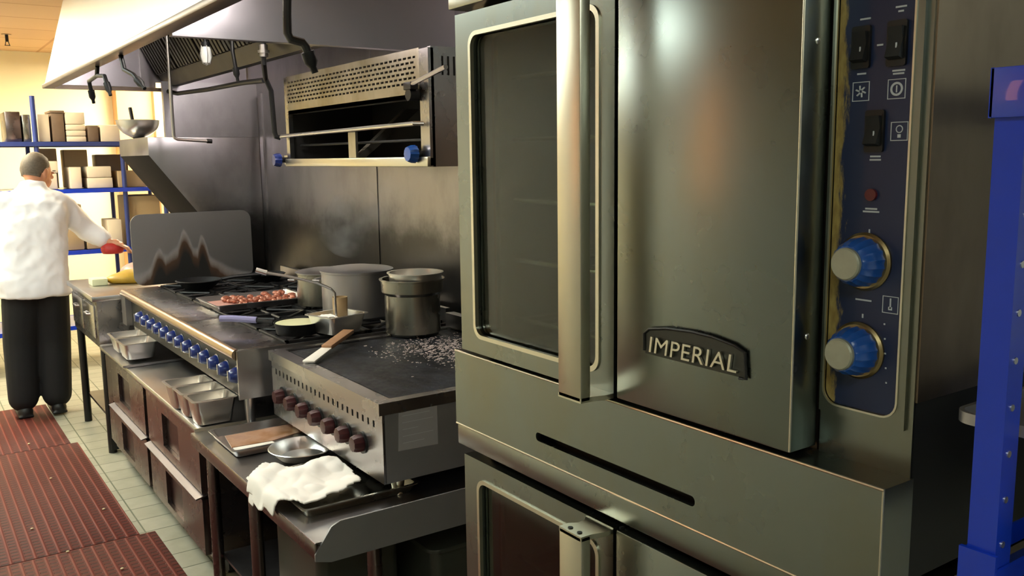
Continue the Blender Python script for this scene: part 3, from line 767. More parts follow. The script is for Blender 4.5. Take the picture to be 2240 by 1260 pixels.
dup(p2, (.915, 4.78, CT+.018), label='farther of the pair of steel pans at the far end of the drawer base')
t = thing('sheet_tray', 'thin steel tray under the pair of pans at the far end of the drawer base', 'tray', (.97, 4.72, CT+.001))
finish(MB().box(.822, 1.12, 4.44, 4.99, CT+.001, CT+.005).ring(rect_like(.815, 1.127, 4.433, 4.997, 1), rect_like(.822, 1.12, 4.44, 4.99, 1), 2, CT+.004, CT+.014), 'tray_body', 'steel', t)

# ---- countertop range
RX, RZ, RY0, RY1 = .95, .92, 3.155, 5.10
t = thing('gas_range', 'long stainless gas range with black grates and a row of blue knobs', 'range', (1.4, 4.1, .73))
b = MB()
b.box(1.0, 1.86, RY0+.012, RY1, .735, .878); b.box(1.0, 1.86, RY1-.012, RY1, .878, RZ-.006)
b.box(1.84, 1.86, RY0, RY1-.02, .88, .98)
b.box(.965, 1.86, RY0, RY0+.012, .735, RZ-.003)
b.box(.955, 1.0, RY1-.10, RY1, .735, .90)
finish(b, 'body', 'steel', t)
b = MB().box(1.005, 1.15, RY0+.30+.402, RY0+.30+.404, .88, RZ+.001)
for y0, y1 in ((RY0+.012, 3.868), (3.872, RY1)):
    b2 = MB().box(.972, 1.15, y0, y1, RZ-.014, RZ, bev=.002)
    finish(b2, 'front_shelf', 'steel_y', t)
b.bm.free()
b = MB().tube([(.972, RY0+.02, RZ-.021), (.972, RY1, RZ-.021)], .021, 16); finish(b, 'bullnose_rail', 'brass_edge', t)
b = MB().box(.985, 1.0, RY0+.014, RY1-.10, .735, .895); cpn = finish(b, 'control_panel', 'black', t)
kn = None
for k in range(13):
    y = 3.215+k*.128
    s = MB().lathe([(0, 0), (.031, 0), (.030, .012), (.024, .03), (.018, .036), (0, .037)], (.984, y, .815), (-1, 0, 0), 28, flute=.04)
    ko = finish(s, 'knob', 'navy_knob', t)
    finish(MB().box(.9435, .9475, y-.0035, y+.0035, .797, .836), 'knob_pointer', 'bright', ko)
    finish(MB().lathe([(.036, -.001), (.036, .004), (0, .004), (0, -.001)], (.9845, y, .815), (-1, 0, 0), 20), 'knob_skirt', 'steel', ko)
finish(MB().box(1.15, 1.84, RY0+.012, RY1-.012, .878, .884), 'spill_tray', 'iron', t)
finish(MB().box(1.152, 1.158, RY0+.012, RY1-.02, .884, RZ), 'inner_rail', 'iron', t)
ny = 6; sy = (RY1-.02-(RY0+.02))/ny
def grate(cx, cy, w, h):
    z = RZ+.006; g_ = MB()
    x0, x1, y0, y1 = cx-w/2, cx+w/2, cy-h/2, cy+h/2; r = .0065
    for a in ((x0, y0, x1, y0+.012), (x0, y1-.012, x1, y1), (x0, y0, x0+.012, y1), (x1-.012, y0, x1, y1)): g_.box(a[0], a[2], a[1], a[3], z-.014, z)
    for k in range(8):
        a = k*PI/4+PI/8*0; c, s_ = math.cos(a), math.sin(a)
        ro = min(w/2/max(abs(c), 1e-3), h/2/max(abs(s_), 1e-3))-.006
        p, q = Vector((cx+c*.04, cy+s_*.04, z-.004)), Vector((cx+c*ro, cy+s_*ro, z-.004))
        g_.tube([p, q], .006, 6)
    for sx in (x0+.01, x1-.01):
        for sy_ in (y0+.01, y1-.01): g_.box(sx-.005, sx+.005, sy_-.005, sy_+.005, .884, z-.012)
    return g_
for i in range(2):
    for j in range(ny):
        cx = 1.325+i*.342; cy = RY0+.02+sy*(j+.5)
        go = finish(grate(cx, cy, .335, sy-.008), 'burner_grate', 'iron', t)
        finish(MB().lathe([(0, 0), (.05, 0), (.052, .01), (.04, .02), (.03, .024), (0, .024)], (cx, cy, .884), (0, 0, 1), 20, flute=.06), 'burner', 'iron', go)
for x in (1.02, 1.80):
    for y in (RY0+.06, RY1-.06): finish(MB().lathe([(0, CT+.001), (.018, CT+.001), (.022, .736), (0, .736)], (x, y, 0)), 'leg', 'steel', t)

# ---- griddle
GX, GY0, GY1, GZ = 1.07, 2.20, 3.09, .915
t = thing('griddle', 'stainless countertop griddle with dark plate, red knobs and a paper sticker on its side', 'griddle', (1.45, 2.6, .68))
b = MB()
b.box(GX+.006, 1.84, GY0, GY1, .682, .885); finish(b, 'body', 'satin', t)
b = MB(); n = 22; sl0 = .838; y_s = [GY0+.05+k*(GY1-GY0-.1)/n for k in range(n+1)]
b.box(GX-.002, GX+.004, GY0, GY1, .682, sl0); b.box(GX-.002, GX+.004, GY0, GY1, sl0+.02, .895)
prev = GY0
for y in y_s:
    b.box(GX-.002, GX+.004, prev, y, sl0, sl0+.02); prev = y+.012
b.box(GX-.002, GX+.004, prev, GY1, sl0, sl0+.02)
finish(b, 'front_panel', 'steel_y', t)
finish(MB().box(GX+.0045, GX+.0055, GY0+.02, GY1-.02, sl0-.01, sl0+.03), 'vent_backing', 'dark', t)
b = MB().ring(rect_like(GX-.012, 1.84, GY0-.002, GY1, 1), rect_like(GX+.04, 1.80, GY0+.035, GY1-.03, 1), 2, .885, GZ+.005)
finish(b, 'rim', 'steel_y', t)
finish(MB().box(GX+.055, 1.795, GY0+.040, GY1-.035, .885, GZ-.002), 'griddle_plate', 'griddle', t)
finish(MB().box(1.80, 1.84, GY0, GY1, GZ+.005, GZ+.06), 'splash_guard', 'steel', t)
for k in range(7):
    y = 2.335+k*.108
    s = MB().lathe([(0, 0), (.026, 0), (.027, .02), (.022, .034), (0, .036)], (GX-.003, y, .772), (-1, 0, 0), 20, flute=.1)
    ko = finish(s, 'knob', 'red_knob', t)
    finish(MB().lathe([(0, 0), (.033, 0), (.033, .004), (0, .004)], (GX-.0025, y, .772), (-1, 0, 0), 24), 'knob_skirt', 'black', ko)
finish(MB().prism([(1.115, .772), (1.245, .768), (1.245, .884), (1.12, .884)], 1, GY0-.0012, GY0+.0002), 'sticker', 'paper', t)
st = MB()
for k in range(5): st.box(1.13, 1.13+(.09, .10, .05, .10, .07)[k], GY0-.0016, GY0-.0011, .872-k*.02, .8735-k*.02)
finish(st, 'sticker_lines', 'mark', t)
for x in (1.13, 1.78):
    for y in (GY0+.04, GY1-.06): finish(MB().lathe([(0, .631), (.016, .631), (.022, .683), (0, .683)], (x, y, 0)), 'leg', 'oven_edge', t)

# ---- work table under the griddle
TY0, TY1 = 2.06, 3.21
t = thing('work_table', 'low stainless table carrying the griddle, with raised end rim and undershelf', 'table', (1.3, 2.6, 0))
finish(MB().box(.80, 1.88, TY0, TY1, CT-.006, CT), 'tabletop', 'steel', t)
finish(MB().box(.797, .81, TY0, TY1, CT-.045, CT-.001, bev=.003), 'front_apron', 'cooler', t)
finish(MB().prism([(.797, .582), (.797, .60), (.845, .665), (.87, .675), (1.88, .675), (1.88, .57), (.84, .57)], 1, TY0-.004, TY0+.001), 'end_rim', 'satin', t)
finish(MB().box(.812, 1.88, TY1-.004, TY1, CT, CT+.012), 'back_rim', 'oven_edge', t)
finish(MB().box(.87, 1.84, TY0+.06, TY1-.04, .16, .17), 'undershelf', 'hood_in', t)
for x, y in ((.855, 2.70), (1.0, 2.14), (1.80, 2.14), (.855, 3.16), (1.80, 3.16)):
    finish(MB().cyl((x, y, 0), .021, CT-.008), 'leg', 'cooler', t)
def storage_bin(x0, x1, y0, y1, z0, h, lab):
    t = thing('storage_bin', lab, 'bin', ((x0+x1)/2, (y0+y1)/2, z0), 'bins on the undershelf')
    finish(MB().ring(rrect(x0, x1, y0, y1, .03), rrect(x0+.006, x1-.006, y0+.006, y1-.006, .025), 2, z0, z0+h).prism(rrect(x0, x1, y0, y1, .03), 2, z0, z0+.005), 'tub', 'bin', t)
    finish(MB().prism(rrect(x0-.012, x1+.012, y0-.012, y1+.012, .035), 2, z0+h, z0+h+.014, bev=.004), 'lid', 'bin', t)
storage_bin(.90, 1.16, 2.30, 2.66, .171, .30, 'dark lidded bin on the table undershelf, nearer the front')
storage_bin(1.22, 1.70, 2.20, 2.66, .171, .26, 'wide dark lidded bin at the back of the table undershelf')

# sheet pans, frying pan and towel on the low table
def sheet_pan(x0, x1, y0, y1, z, mat, name, lab, cat, fill=None):
    t = thing(name, lab, cat, ((x0+x1)/2, (y0+y1)/2, z))
    b = MB(); r = .015
    def lp(d, zz): return [b.bm.verts.new((p[0], p[1], zz)) for p in rrect(x0+d, x1-d, y0+d, y1-d, r, 4)]
    L = [lp(.012, z), lp(0, z+.024), lp(-.006, z+.025), lp(-.006, z+.028), lp(.002, z+.028), lp(.014, z+.003)]
    for a, c in zip(L, L[1:]):
        for i in range(len(a)): b.bm.faces.new((a[i], a[(i+1) % len(a)], c[(i+1) % len(a)], c[i]))
    b.bm.faces.new(L[0]); b.bm.faces.new(L[-1])
    finish(b, 'pan_body', mat, t)
    return t
t = sheet_pan(.835, 1.20, 2.822, 3.10, CT+.003, 'steel', 'sheet_pan', 'steel sheet pan with brown sauce residue, at the far end of the low table', 'sheet pan')
finish(MB().prism([(.86, 2.93), (.88, 3.07), (1.15, 3.07), (1.12, 2.96), (1.0, 2.92)], 2, CT+.006, CT+.009), 'sauce_residue', 'residue', t)
t = thing('paper_sheet', 'crumpled pale blue-white paper on the sheet pan with residue', 'paper', (.93, 2.88, CT+.007))
finish(MB().prism([(.856, 2.845), (.862, 2.925), (.995, 2.915), (1.0, 2.842)], 2, CT+.0065, CT+.0085), 'sheet', 'white', t)
t = sheet_pan(.835, 1.18, 2.215, 2.57, CT+.001, 'pot', 'sheet_pan', 'dark-edged sheet pan under the white towel, nearest on the low table', 'sheet pan')
t = thing('frying_pan', 'round bare steel frying pan on the low table behind the towel', 'frying pan', (1.03, 2.70, CT+.03))
finish(MB().lathe([(0, 0), (.072, 0), (.105, .032), (.109, .034), (.107, .036), (.103, .035), (.071, .003), (0, .003)], (1.02, 2.70, CT+.0075), (0, 0, 1), 48), 'pan_body', 'bright', t)
finish(MB().tube([(1.12, 2.71, CT+.037), (1.2, 2.72, CT+.039), (1.33, 2.735, CT+.040)], .009, 10), 'handle', 'steel', t)
# towel
def cloth(name, lab, cat, outline, zf, mat, thick=.004, n=44, seed=1, amp=.008, loc=(0, 0, 0)):
    xs = [p[0] for p in outline]; ys_ = [p[1] for p in outline]
    x0, x1, y0, y1 = min(xs), max(xs), min(ys_), max(ys_)
    def inside(x, y):
        c = False; j = len(outline)-1
        for i in range(len(outline)):
            xi, yi = outline[i]; xj, yj = outline[j]
            if (yi > y) != (yj > y) and x < (xj-xi)*(y-yi)/(yj-yi)+xi: c = not c
            j = i
        return c
    b = MB(); V = {}
    for i in range(n+1):
        for j in range(n+1):
            x, y = x0+(x1-x0)*i/n, y0+(y1-y0)*j/n
            V[i, j] = (x, y)
    vm = {}
    def gv(i, j):
        if (i, j) not in vm:
            x, y = V[i, j]
            f = noise.noise(Vector((x*9, y*9, seed)))*amp*1.6+abs(noise.noise(Vector((x*22+3, y*14, seed+5))))*amp
            vm[i, j] = b.bm.verts.new((x, y, zf(x, y)+max(0, f+amp*.5)))
        return vm[i, j]
    for i in range(n):
        for j in range(n):
            cx = (V[i, j][0]+V[i+1, j][0])/2; cy = (V[i, j][1]+V[i, j+1][1])/2
            if inside(cx, cy): b.bm.faces.new((gv(i, j), gv(i+1, j), gv(i+1, j+1), gv(i, j+1)))
    o = finish(b, name, mat, origin=loc, smooth=80)
    m = o.modifiers.new('s', 'SOLIDIFY'); m.thickness = thick; m.offset = 1
    m2 = o.modifiers.new('d', 'SUBSURF'); m2.levels = 1; m2.render_levels = 1
    return tag(o, lab, cat)
def tz(x, y):
    z = CT+.032
    if x < .815: z = CT+.032-(.815-x)*.6
    if x < .796: z -= min(.05, (.796-x)*5)
    return z
cloth('towel', 'bright white folded towel spread over the sheet pan on the low table', 'towel',
      [(.788, 2.55), (.782, 2.44), (.79, 2.33), (.825, 2.28), (.84, 2.235), (.93, 2.24), (1.03, 2.27), (1.06, 2.40), (1.055, 2.50), (1.00, 2.54), (.95, 2.53), (.90, 2.56), (.86, 2.60)], tz, 'cloth', .006, 48, 3, .013, (.95, 2.4, CT))
cloth('towel', 'second white towel folded under the bright one at the front edge of the low table', 'towel',
      [(.80, 2.60), (.785, 2.52), (.795, 2.42), (.86, 2.40), (.93, 2.45), (.92, 2.58)], lambda x, y: CT+.012-(max(0, .796-x)*5), 'cloth', .004, 26, 9, .003, (.86, 2.5, CT))

# ---- things on the range and griddle
GT = RZ+.0065   # top of grates
t = thing('wok_pan', 'black iron pan on the farthest burner before the sooty screen', 'frying pan', (1.32, 4.80, GT))
finish(MB().lathe([(0, 0), (.07, 0), (.115, .045), (.12, .047), (.113, .05), (.068, .005), (0, .005)], (1.29, 4.80, GT), (0, 0, 1), 40), 'pan_body', 'iron', t)
finish(MB().tube([(1.40, 4.77, GT+.045), (1.46, 4.75, GT+.055), (1.60, 4.72, GT+.06)], .010, 8), 'handle', 'iron', t)
t = thing('wok_pan', 'second black pan beside the farthest pan at the back of the range', 'frying pan', (1.62, 4.78, GT))
finish(MB().lathe([(0, 0), (.06, 0), (.10, .04), (.104, .042), (.098, .045), (.058, .005), (0, .005)], (1.68, 4.86, GT), (0, 0, 1), 40), 'pan_body', 'iron', t)
# sooty screen
t = finish(MB().prism(rrect(1.035, 1.695, .925, 1.315, .055, 6), 1, 5.13, 5.136), 'splash_screen', 'blackening', origin=(1.365, 5.13, .935))
tag(t, 'upright rounded steel screen with burnt sooty marks at the far end of the range', 'splash screen')
# tray of meat
t = sheet_pan(1.14, 1.58, 3.98, 4.30, GT+.001, 'steel', 'roasting_tray', 'sheet pan of roasted meat pieces on the range grates', 'sheet pan')
finish(MB().box(1.157, 1.563, 3.997, 4.283, GT+.0045, GT+.007), 'drippings', 'pinkwrap', t)
rnd = random.Random(3)
proto = None
for k in range(60):
    x, y = 1.24+rnd.random()*.31, 4.01+rnd.random()*.26
    if proto is None:
        b = MB().sphere((0, 0, 0), .017, .013, .010, 12, 8)
        for v in b.bm.verts: v.co *= 1+.25*noise.noise(v.co*60)
        proto = finish(b, 'meat_piece', 'meat', smooth=80); o = proto
    else:
        o = proto.copy(); COL.objects.link(o)
    o.location = (x, y, GT+.018+rnd.random()*.006); o.rotation_euler = (0, 0, rnd.random()*6); s = .75+rnd.random()*.5; o.scale = (s, s, s)
    tag(o, 'browned piece of meat lying on the tray on the range', 'meat', 'meat pieces on the roasting tray')
# skillet of cream sauce
t = thing('sauce_skillet', 'black skillet filled with cream sauce on the nearest burner', 'skillet', (1.255, 3.30, GT))
finish(MB().lathe([(0, 0), (.082, 0), (.092, .042), (.095, .045), (.090, .045), (.080, .005), (0, .005)], (1.255, 3.30, GT+.001), (0, 0, 1), 44), 'pan_body', 'iron', t)
finish(MB().lathe([(0, .030), (.0865, .030), (.0865, .042), (.05, .045), (0, .046)], (1.255, 3.30, GT+.001), (0, 0, 1), 40), 'cream_sauce', 'cream_food', t)
finish(MB().tube([(1.175, 3.36, GT+.042), (1.12, 3.40, GT+.052), (1.09, 3.425, GT+.055)], .008, 8), 'handle', 'iron', t)
finish(MB().tube([(1.125, 3.398, GT+.052), (1.05, 3.46, GT+.058), (1.01, 3.49, GT+.058)], .013, 10), 'handle_sleeve', 'purple', t)
# second sauce pan, square sixth pan with cup, cloth and ladle
p = hotel_pan(.19, .175, .075, 'bright', 'sauce_pan_insert', 'square steel pan with flange standing at the corner of griddle and range', 'pan'); p.location = (1.375, 3.20, GT+.004); p.rotation_euler = (0, 0, .25)
t = thing('cup', 'tan cup standing in the square steel pan', 'cup', (1.40, 3.22, GT+.012))
finish(MB().lathe([(0, 0), (.026, 0), (.030, .125), (.027, .125), (.024, .003), (0, .003)], (1.40, 3.22, GT+.0135), (0, 0, 1), 28), 'cup_body', 'tan_cup', t)
cloth('pan_cloth', 'small white cloth lying in the square steel pan by the tan cup', 'cloth', [(1.30, 3.165), (1.29, 3.20), (1.33, 3.245), (1.365, 3.23), (1.36, 3.15)], lambda x, y: GT+.062, 'cloth', .005, 16, 5, .008, (1.33, 3.2, GT))
t = thing('ladle', 'long-handled steel ladle leaning from the square pan over the range', 'ladle', (1.31, 3.26, GT+.1))
finish(MB().tube([(1.345, 3.17, GT+.18), (1.30, 3.20, GT+.205), (1.20, 3.25, GT+.235), (1.13, 3.285, GT+.25)], .0055, 8), 'handle', 'steel', t)
finish(MB().tube([(1.135, 3.283, GT+.249), (1.10, 3.30, GT+.262)], .010, 10), 'grip', 'bright', t)
finish(MB().tube([(1.345, 3.17, GT+.18), (1.356, 3.165, GT+.165), (1.36, 3.168, GT+.03)], .0045, 8).lathe([(0, -.03), (.022, -.022), (.03, 0), (.028, 0), (.02, -.02), (0, -.027)], (1.352, 3.162, GT+.045), (0, 0, 1), 20), 'bowl', 'steel', t)
# turner
t = thing('turner', 'turner with white blade and worn wooden handle lying on the griddle rim', 'turner', (1.23, 2.95, GZ+.01))
d = (Vector((1.36, 3.06, GZ+.035))-Vector((1.095, 2.80, GZ+.008)))
def along(f, w, zo=0): p0 = Vector((1.095, 2.80, GZ+.008))+d*f; q = Vector((d.y, -d.x, 0)).normalized()*w; return p0+q+Vector((0, 0, zo))
def slab(f0, f1, w0, w1, th, mat, nm):
    b = MB(); V = [b.bm.verts.new(along(f, w, z)) for z in (0, th) for f, w in ((f0, -w0), (f0, w0), (f1, w1), (f1, -w1))]
    for q in ((0, 1, 2, 3), (4, 5, 6, 7), (0, 1, 5, 4), (1, 2, 6, 5), (2, 3, 7, 6), (3, 0, 4, 7)): b.bm.faces.new([V[i] for i in q])
    b._bev(list(b.bm.faces), .001); finish(b, nm, mat, t)
slab(0, .42, .022, .020, .006, 'white', 'blade'); slab(.42, 1.0, .019, .021, .014, 'wood', 'handle')
# pots
def pot(cx, cy, r, h, z, mat, name, lab, lid=True, handles=True, cat='pot', band=None):
    t = thing(name, lab, cat, (cx, cy, z))
    prof = [(0, 0), (r-.01, 0), (r, .012), (r, h), (r+.005, h+.002), (r+.005, h+.006), (r-.004, h+.006), (r-.004, .01), (0, .008)]
    finish(MB().lathe(prof, (cx, cy, z+.001), (0, 0, 1), 56), 'pot_body', mat, t)
    if handles:
        for a in (PI*.75, -PI*.25):
            c, s_ = math.cos(a), math.sin(a); w = Vector((-s_, c, 0)); o = Vector((cx, cy, z+h*.82)); u = Vector((c, s_, 0))
            finish(MB().tube([o+u*(r-.002)+w*.05, o+u*(r+.03)+w*.045, o+u*(r+.035), o+u*(r+.03)-w*.045, o+u*(r-.002)-w*.05], .006, 8), 'handle', 'steel', t)
    if lid:
        finish(MB().lathe([(0, .018), (r*.5, .016), (r*.97, .006), (r+.006, .002), (r+.006, -.001), (0, -.001)], (cx, cy, z+h+.009), (0, 0, 1), 56), 'lid', 'pot_dull', t)
    return t
t = pot(1.635, 3.06, .108, .165, GZ-.001, 'pot', 'bain_marie_pot', 'round steel bain marie pot standing on the griddle, nearest pot', lid=False, handles=False)
finish(MB().lathe([(.1085, .160), (.120, .172), (.121, .215), (.128, .217), (.128, .221), (.116, .221), (.114, .176), (.104, .165)], (1.635, 3.06, GZ-.001), (0, 0, 1), 56), 'collar', 'pot', t)
finish(MB().lathe([(.100, .19), (.104, .236), (.111, .238), (.111, .241), (.100, .241), (.096, .19)], (1.648, 3.055, GZ+.003), (0, 0, 1), 56), 'insert_rim', 'bright', t)
finish(MB().lathe([(0, .196), (.097, .196), (.097, .2), (0, .2)], (1.64, 3.057, GZ), (0, 0, 1), 40), 'broth', 'pot_dull', t)
pot(1.60, 3.49, .150, .195, GT, 'pot_dull', 'stock_pot', 'wide dull aluminium stock pot with lid, middle of the three pots')
pot(1.60, 3.86, .120, .150, GT, 'pot', 'stock_pot', 'greenish steel pot with lid, farthest of the three pots')
# residue of salt or starch on griddle plate
rn = random.Random(5); b = MB()
for k in range(1100):
    x = 1.60+rn.gauss(0, .10); y = 2.74+rn.gauss(0, .13)
    if not (1.2 < x < 1.79 and 2.26 < y < 2.98): continue
    s = .0008+rn.random()**2*.003
    b.box(x-s, x+s*rn.uniform(.6, 1.8), y-s, y+s*rn.uniform(.6, 1.6), GZ-.002, GZ-.001+rn.random()*.001)
tag(finish(b, 'starch_residue', 'flour', origin=(1.5, 2.65, GZ)), 'pale dried starch scattered over the right side of the griddle plate', 'residue', kind='stuff')

# ================================================================== FAR WORK TABLE
t = thing('prep_table', 'stainless prep table beyond the range where the person works', 'table', (1.3, 5.6, 0))
finish(MB().box(.82, 1.80, 5.16, 6.00, .855, .885, bev=.005), 'tabletop', 'steel', t)
finish(MB().box(.845, 1.78, 5.18, 5.98, .60, .855), 'drawer_housing', 'steel_y', t)
for y in (5.25, 5.62): 
    dd = finish(MB().box(.838, .845, y, y+.34, .64, .82, bev=.002), 'drawer', 'steel_y', t)
    finish(MB().tube([(.842, y+.12, .76), (.825, y+.13, .76), (.825, y+.22, .76), (.842, y+.23, .76)], .006, 8), 'drawer_handle', 'steel', dd)
for x, y in ((.87, 5.2), (.87, 5.95), (1.74, 5.2), (1.74, 5.95)): finish(MB().cyl((x, y, 0), .022, .60), 'leg', 'black', t)
finish(MB().box(.86, .90, 5.17, 5.24, .02, .60), 'corner_panel', 'black', t)
finish(MB().box(.88, 1.75, 5.2, 5.95, .17, .185), 'undershelf', 'cooler_dark', t)
# food on the prep table
def lump(name, lab, cat, c, r, mat, seed, group=None):
    b = MB().sphere((0, 0, 0), *r, 24, 16)
    for v in b.bm.verts:
        v.co *= 1+.18*noise.noise(v.co*9+Vector((seed, 0, 0)))
        v.co.z = max(v.co.z, -r[2]*.6)
    for v in b.bm.verts: v.co += Vector(c)+Vector((0, 0, r[2]*.6))
    return tag(finish(b, name, mat, origin=c, smooth=70), lab, cat, group)
lump('wrapped_meat', 'long pink wrapped package of meat on the prep table', 'meat', (1.26, 5.84, .886), (.17, .12, .065), 'pinkwrap', 1)
lump('yellow_package', 'mustard yellow package at the front edge of the prep table', 'package', (1.12, 5.66, .886), (.13, .10, .045), 'mustard', 2)
lump('brown_loaf', 'dark brown wrapped joint beside the yellow package on the prep table', 'food package', (1.40, 5.60, .886), (.12, .10, .05), 'brown', 4)
b = MB().box(.90, .985, 5.60, 5.72, .886, .925, bev=.004)
tag(finish(b, 'small_carton', 'cream_food', origin=(.94, 5.66, .886)), 'small cream carton left of the yellow package on the prep table', 'carton')
lump('red_cloth', 'red cloth held on the prep table under the hand of the person', 'cloth', (1.16, 6.33, 1.0), (.07, .06, .05), 'red_glove', 6)

# ================================================================== FAR SHELVING
SYF, SYB = 7.5, 8.05
t = thing('storage_shelf', 'blue epoxy storage shelf unit along the far wall behind the person', 'shelf unit', (1.1, 7.8, 0))
for x, h in ((.25, 1.9), (.905, 2.09), (1.50, 1.72), (1.80, 1.74)):
    for y in (SYF+.015, SYB-.015):
        finish(MB().cyl((x, y, 0), .016 if y > 7.8 else .018, h if y < 7.8 else h-.25), 'post', 'blue_dark', t)
for z in (1.755, 1.40, .93, .35):
    b = MB()
    b.box(.2, 1.84, SYF-.012, SYF+.002, z-.032, z); b.box(.2, 1.84, SYB, SYB+.012, z-.032, z)
    b.box(.2, .21, SYF, SYB, z-.032, z); b.box(1.83, 1.84, SYF, SYB, z-.032, z)
    b.box(.2, 1.84, SYF, SYB, z-.008, z-.002)
    finish(b, 'shelf', 'blue_paint' if z < 1.7 else 'blue_dark', t)
def carton(x0, x1, z0, h, mat, lab, y=SYF+.045, dp=.27, name='carton', cat='box', lid=None, group=None):
    t = thing(name, lab, cat, ((x0+x1)/2, y+dp/2, z0+.001), group)
    finish(MB().box(x0, x1, y, y+dp, z0+.001, z0+h, bev=.006), 'body', mat, t)
    if lid: finish(MB().box(x0-.006, x1+.006, y-.006, y+dp+.006, z0+h, z0+h+.018, bev=.003), 'lid', lid, t)
    return t
def canister(x, r, z0, h, mat, lab, y=SYF+.2):
    t = thing('steel_canister', lab, 'canister', (x, y, z0+.001), 'tall canisters on the top shelf')
    finish(MB().lathe([(0, 0), (r-.006, 0), (r, .006), (r, h), (r+.006, h), (r+.006, h+.01), (0, h+.014)], (x, y, z0+.001), (0, 0, 1), 32), 'body', mat, t)
carton(.72, .82, 1.755, .22, 'cooler', 'tall brownish steel container at the left end of the top shelf', dp=.35, name='steel_container', cat='container')
carton(.83, .885, 1.755, .20, 'pot', 'narrow steel container left of the tall blue post on the top shelf', dp=.35, name='steel_container', cat='container')
carton(.93, 1.01, 1.755, .205, 'box_white', 'white tub right of the tall blue post on the top shelf', name='tub', cat='tub')
carton(1.025, 1.11, 1.755, .215, 'brown', 'brown container with a lid on the top shelf', name='tub', cat='tub', lid='brown')
t0 = 1.755
for k, hh in enumerate((.042, .042, .042, .09)):
    carton(1.12, 1.255, t0, hh, 'box_white', ('bottom tray of the white stack on the top shelf', 'second white tray from the bottom of the stack on the top shelf', 'third white tray of the stack on the top shelf', 'tall white tray topping the stack on the top shelf')[k], name='tray', cat='tray', group='white trays stacked on the top shelf'); t0 += hh+.002
carton(1.27, 1.345, 1.755, .125, 'brown', 'small dark brown box right of the white stack on the top shelf')
carton(1.36, 1.50, 1.755, .13, 'box_white', 'pale carton right of the small brown box on the top shelf')
carton(.96, 1.03, 1.40, .12, 'box_white', 'lower white carton right behind the head of the person', name='carton')
carton(.965, 1.04, 1.522, .09, 'box_white', 'white carton standing on another beside the head of the person')
carton(1.12, 1.20, 1.40, .165, 'box_white', 'upright white carton alone on the middle shelf')
carton(1.24, 1.42, 1.40, .08, 'box_white', 'lower of two flat pale cartons on the middle shelf'); carton(1.245, 1.415, 1.482, .085, 'box_white', 'upper of two flat pale cartons on the middle shelf')
carton(1.46, 1.70, 1.40, .13, 'cardboard', 'pale carton on the middle shelf near the slanted end wall')
carton(1.13, 1.30, 1.40, .30, 'cardboard', 'tan carton at the back of the middle shelf', y=7.83, dp=.17); carton(1.36, 1.60, 1.40, .26, 'brown', 'brown carton at the back of the middle shelf', y=7.83, dp=.17)
carton(.96, 1.08, 1.40, .31, 'cardboard', 'tan carton at the back behind the white cartons', y=7.83, dp=.17)
carton(1.02, 1.18, .93, .35, 'cardboard', 'large tan carton on the lower shelf by the raised arm', y=7.545, dp=.3)
carton(1.52, 1.76, .93, .40, 'cardboard', 'large tan carton on the lower shelf at its right end', dp=.4)
carton(1.36, 1.46, .93, .22, 'box_white', 'pale carton on the lower shelf above the hand'); carton(1.20, 1.33, .93, .16, 'tan_cup', 'tan tub on the lower shelf')
carton(.30, .62, 1.40, .30, 'dark', 'dark crate at the left end of the middle shelf', name='crate', cat='crate')
carton(.30, .60, .93, .3, 'bin', 'dark crate at the left end of the lower shelf', name='crate', cat='crate')
# bowl and things on the end wall ledge
t = thing('mixing_bowl', 'large steel mixing bowl on top of the slanted end wall', 'bowl', (1.28, 5.9, 1.741))
R_ = .125; pr = [(0, 0), (.03, 0)]+[(R_*math.sin(a), .004+.105*(1-math.cos(a))) for a in [PI/2*k/8 for k in range(3, 9)]]+[(R_+.006, .111), (R_-.004, .109)]+[(R_*.97*math.sin(a), .010+.102*(1-math.cos(a))) for a in [PI/2*k/8 for k in range(7, -1, -1)]]
finish(MB().lathe(pr, (1.28, 5.9, 1.7405), (0, 0, 1), 48), 'bowl_body', 'bright', t)
t = thing('whisk', 'black-handled utensil standing in the steel mixing bowl', 'utensil', (1.26, 5.92, 1.76))
finish(MB().tube([(1.265, 5.91, 1.752), (1.258, 5.93, 1.85)], .005, 8), 'shaft', 'steel', t); finish(MB().tube([(1.258, 5.93, 1.845), (1.252, 5.95, 1.93)], .011, 10), 'handle', 'black', t)
lump('produce_bag', 'green produce bag on the end wall ledge right of the bowl', 'bag', (1.62, 6.12, 1.741), (.085, .07, .09), 'green', 8)

# ================================================================== BLUE RACK AT THE RIGHT
t = thing('blue_rack', 'blue painted perforated steel rack at the right edge, close to the camera', 'rack', (.95, .455, 0))
PX, PY = .930, .4775
b = MB().box(PX, PX+.0025, PY-.028, PY, .0, 1.678).box(PX, PX+.032, PY-.0305, PY-.028, 0, 1.678)
post = finish(b, 'corner_post', 'blue_paint', t)
for k in range(24):
    z = 1.655-k*.0505
    finish(MB().cyl((PX+.013, PY-.0303, z-.02), .0038, .0014, (0, -1, 0), 12), 'rivet', 'bright', post)
b = MB().box(PX-.006, PX-.0005, PY-.50, PY+.004, 1.632, 1.682, bev=.001).box(PX-.006, PX+.9, PY+.0005, PY+.004, 1.632, 1.682)
finish(b, 'top_rail', 'blue_paint', t)
finish(MB().box(PX, PX+.9, PY-.5, PY, 1.676, 1.680), 'top_shelf', 'blue_dark', t)
b = MB().box(PX-.006, PX-.0005, PY-.034, PY+.006, 1.0, 1.172).box(PX-.005, PX+.9, PY-.035, PY-.0315, 1.135, 1.155).box(PX-.005, PX+.9, PY+.001, PY+.004, 1.145, 1.17)
finish(b, 'lower_bracket', 'blue_paint', t)
finish(MB().box(PX, PX+.9, PY-.5, PY, 1.13, 1.134), 'lower_shelf', 'blue_dark', t)
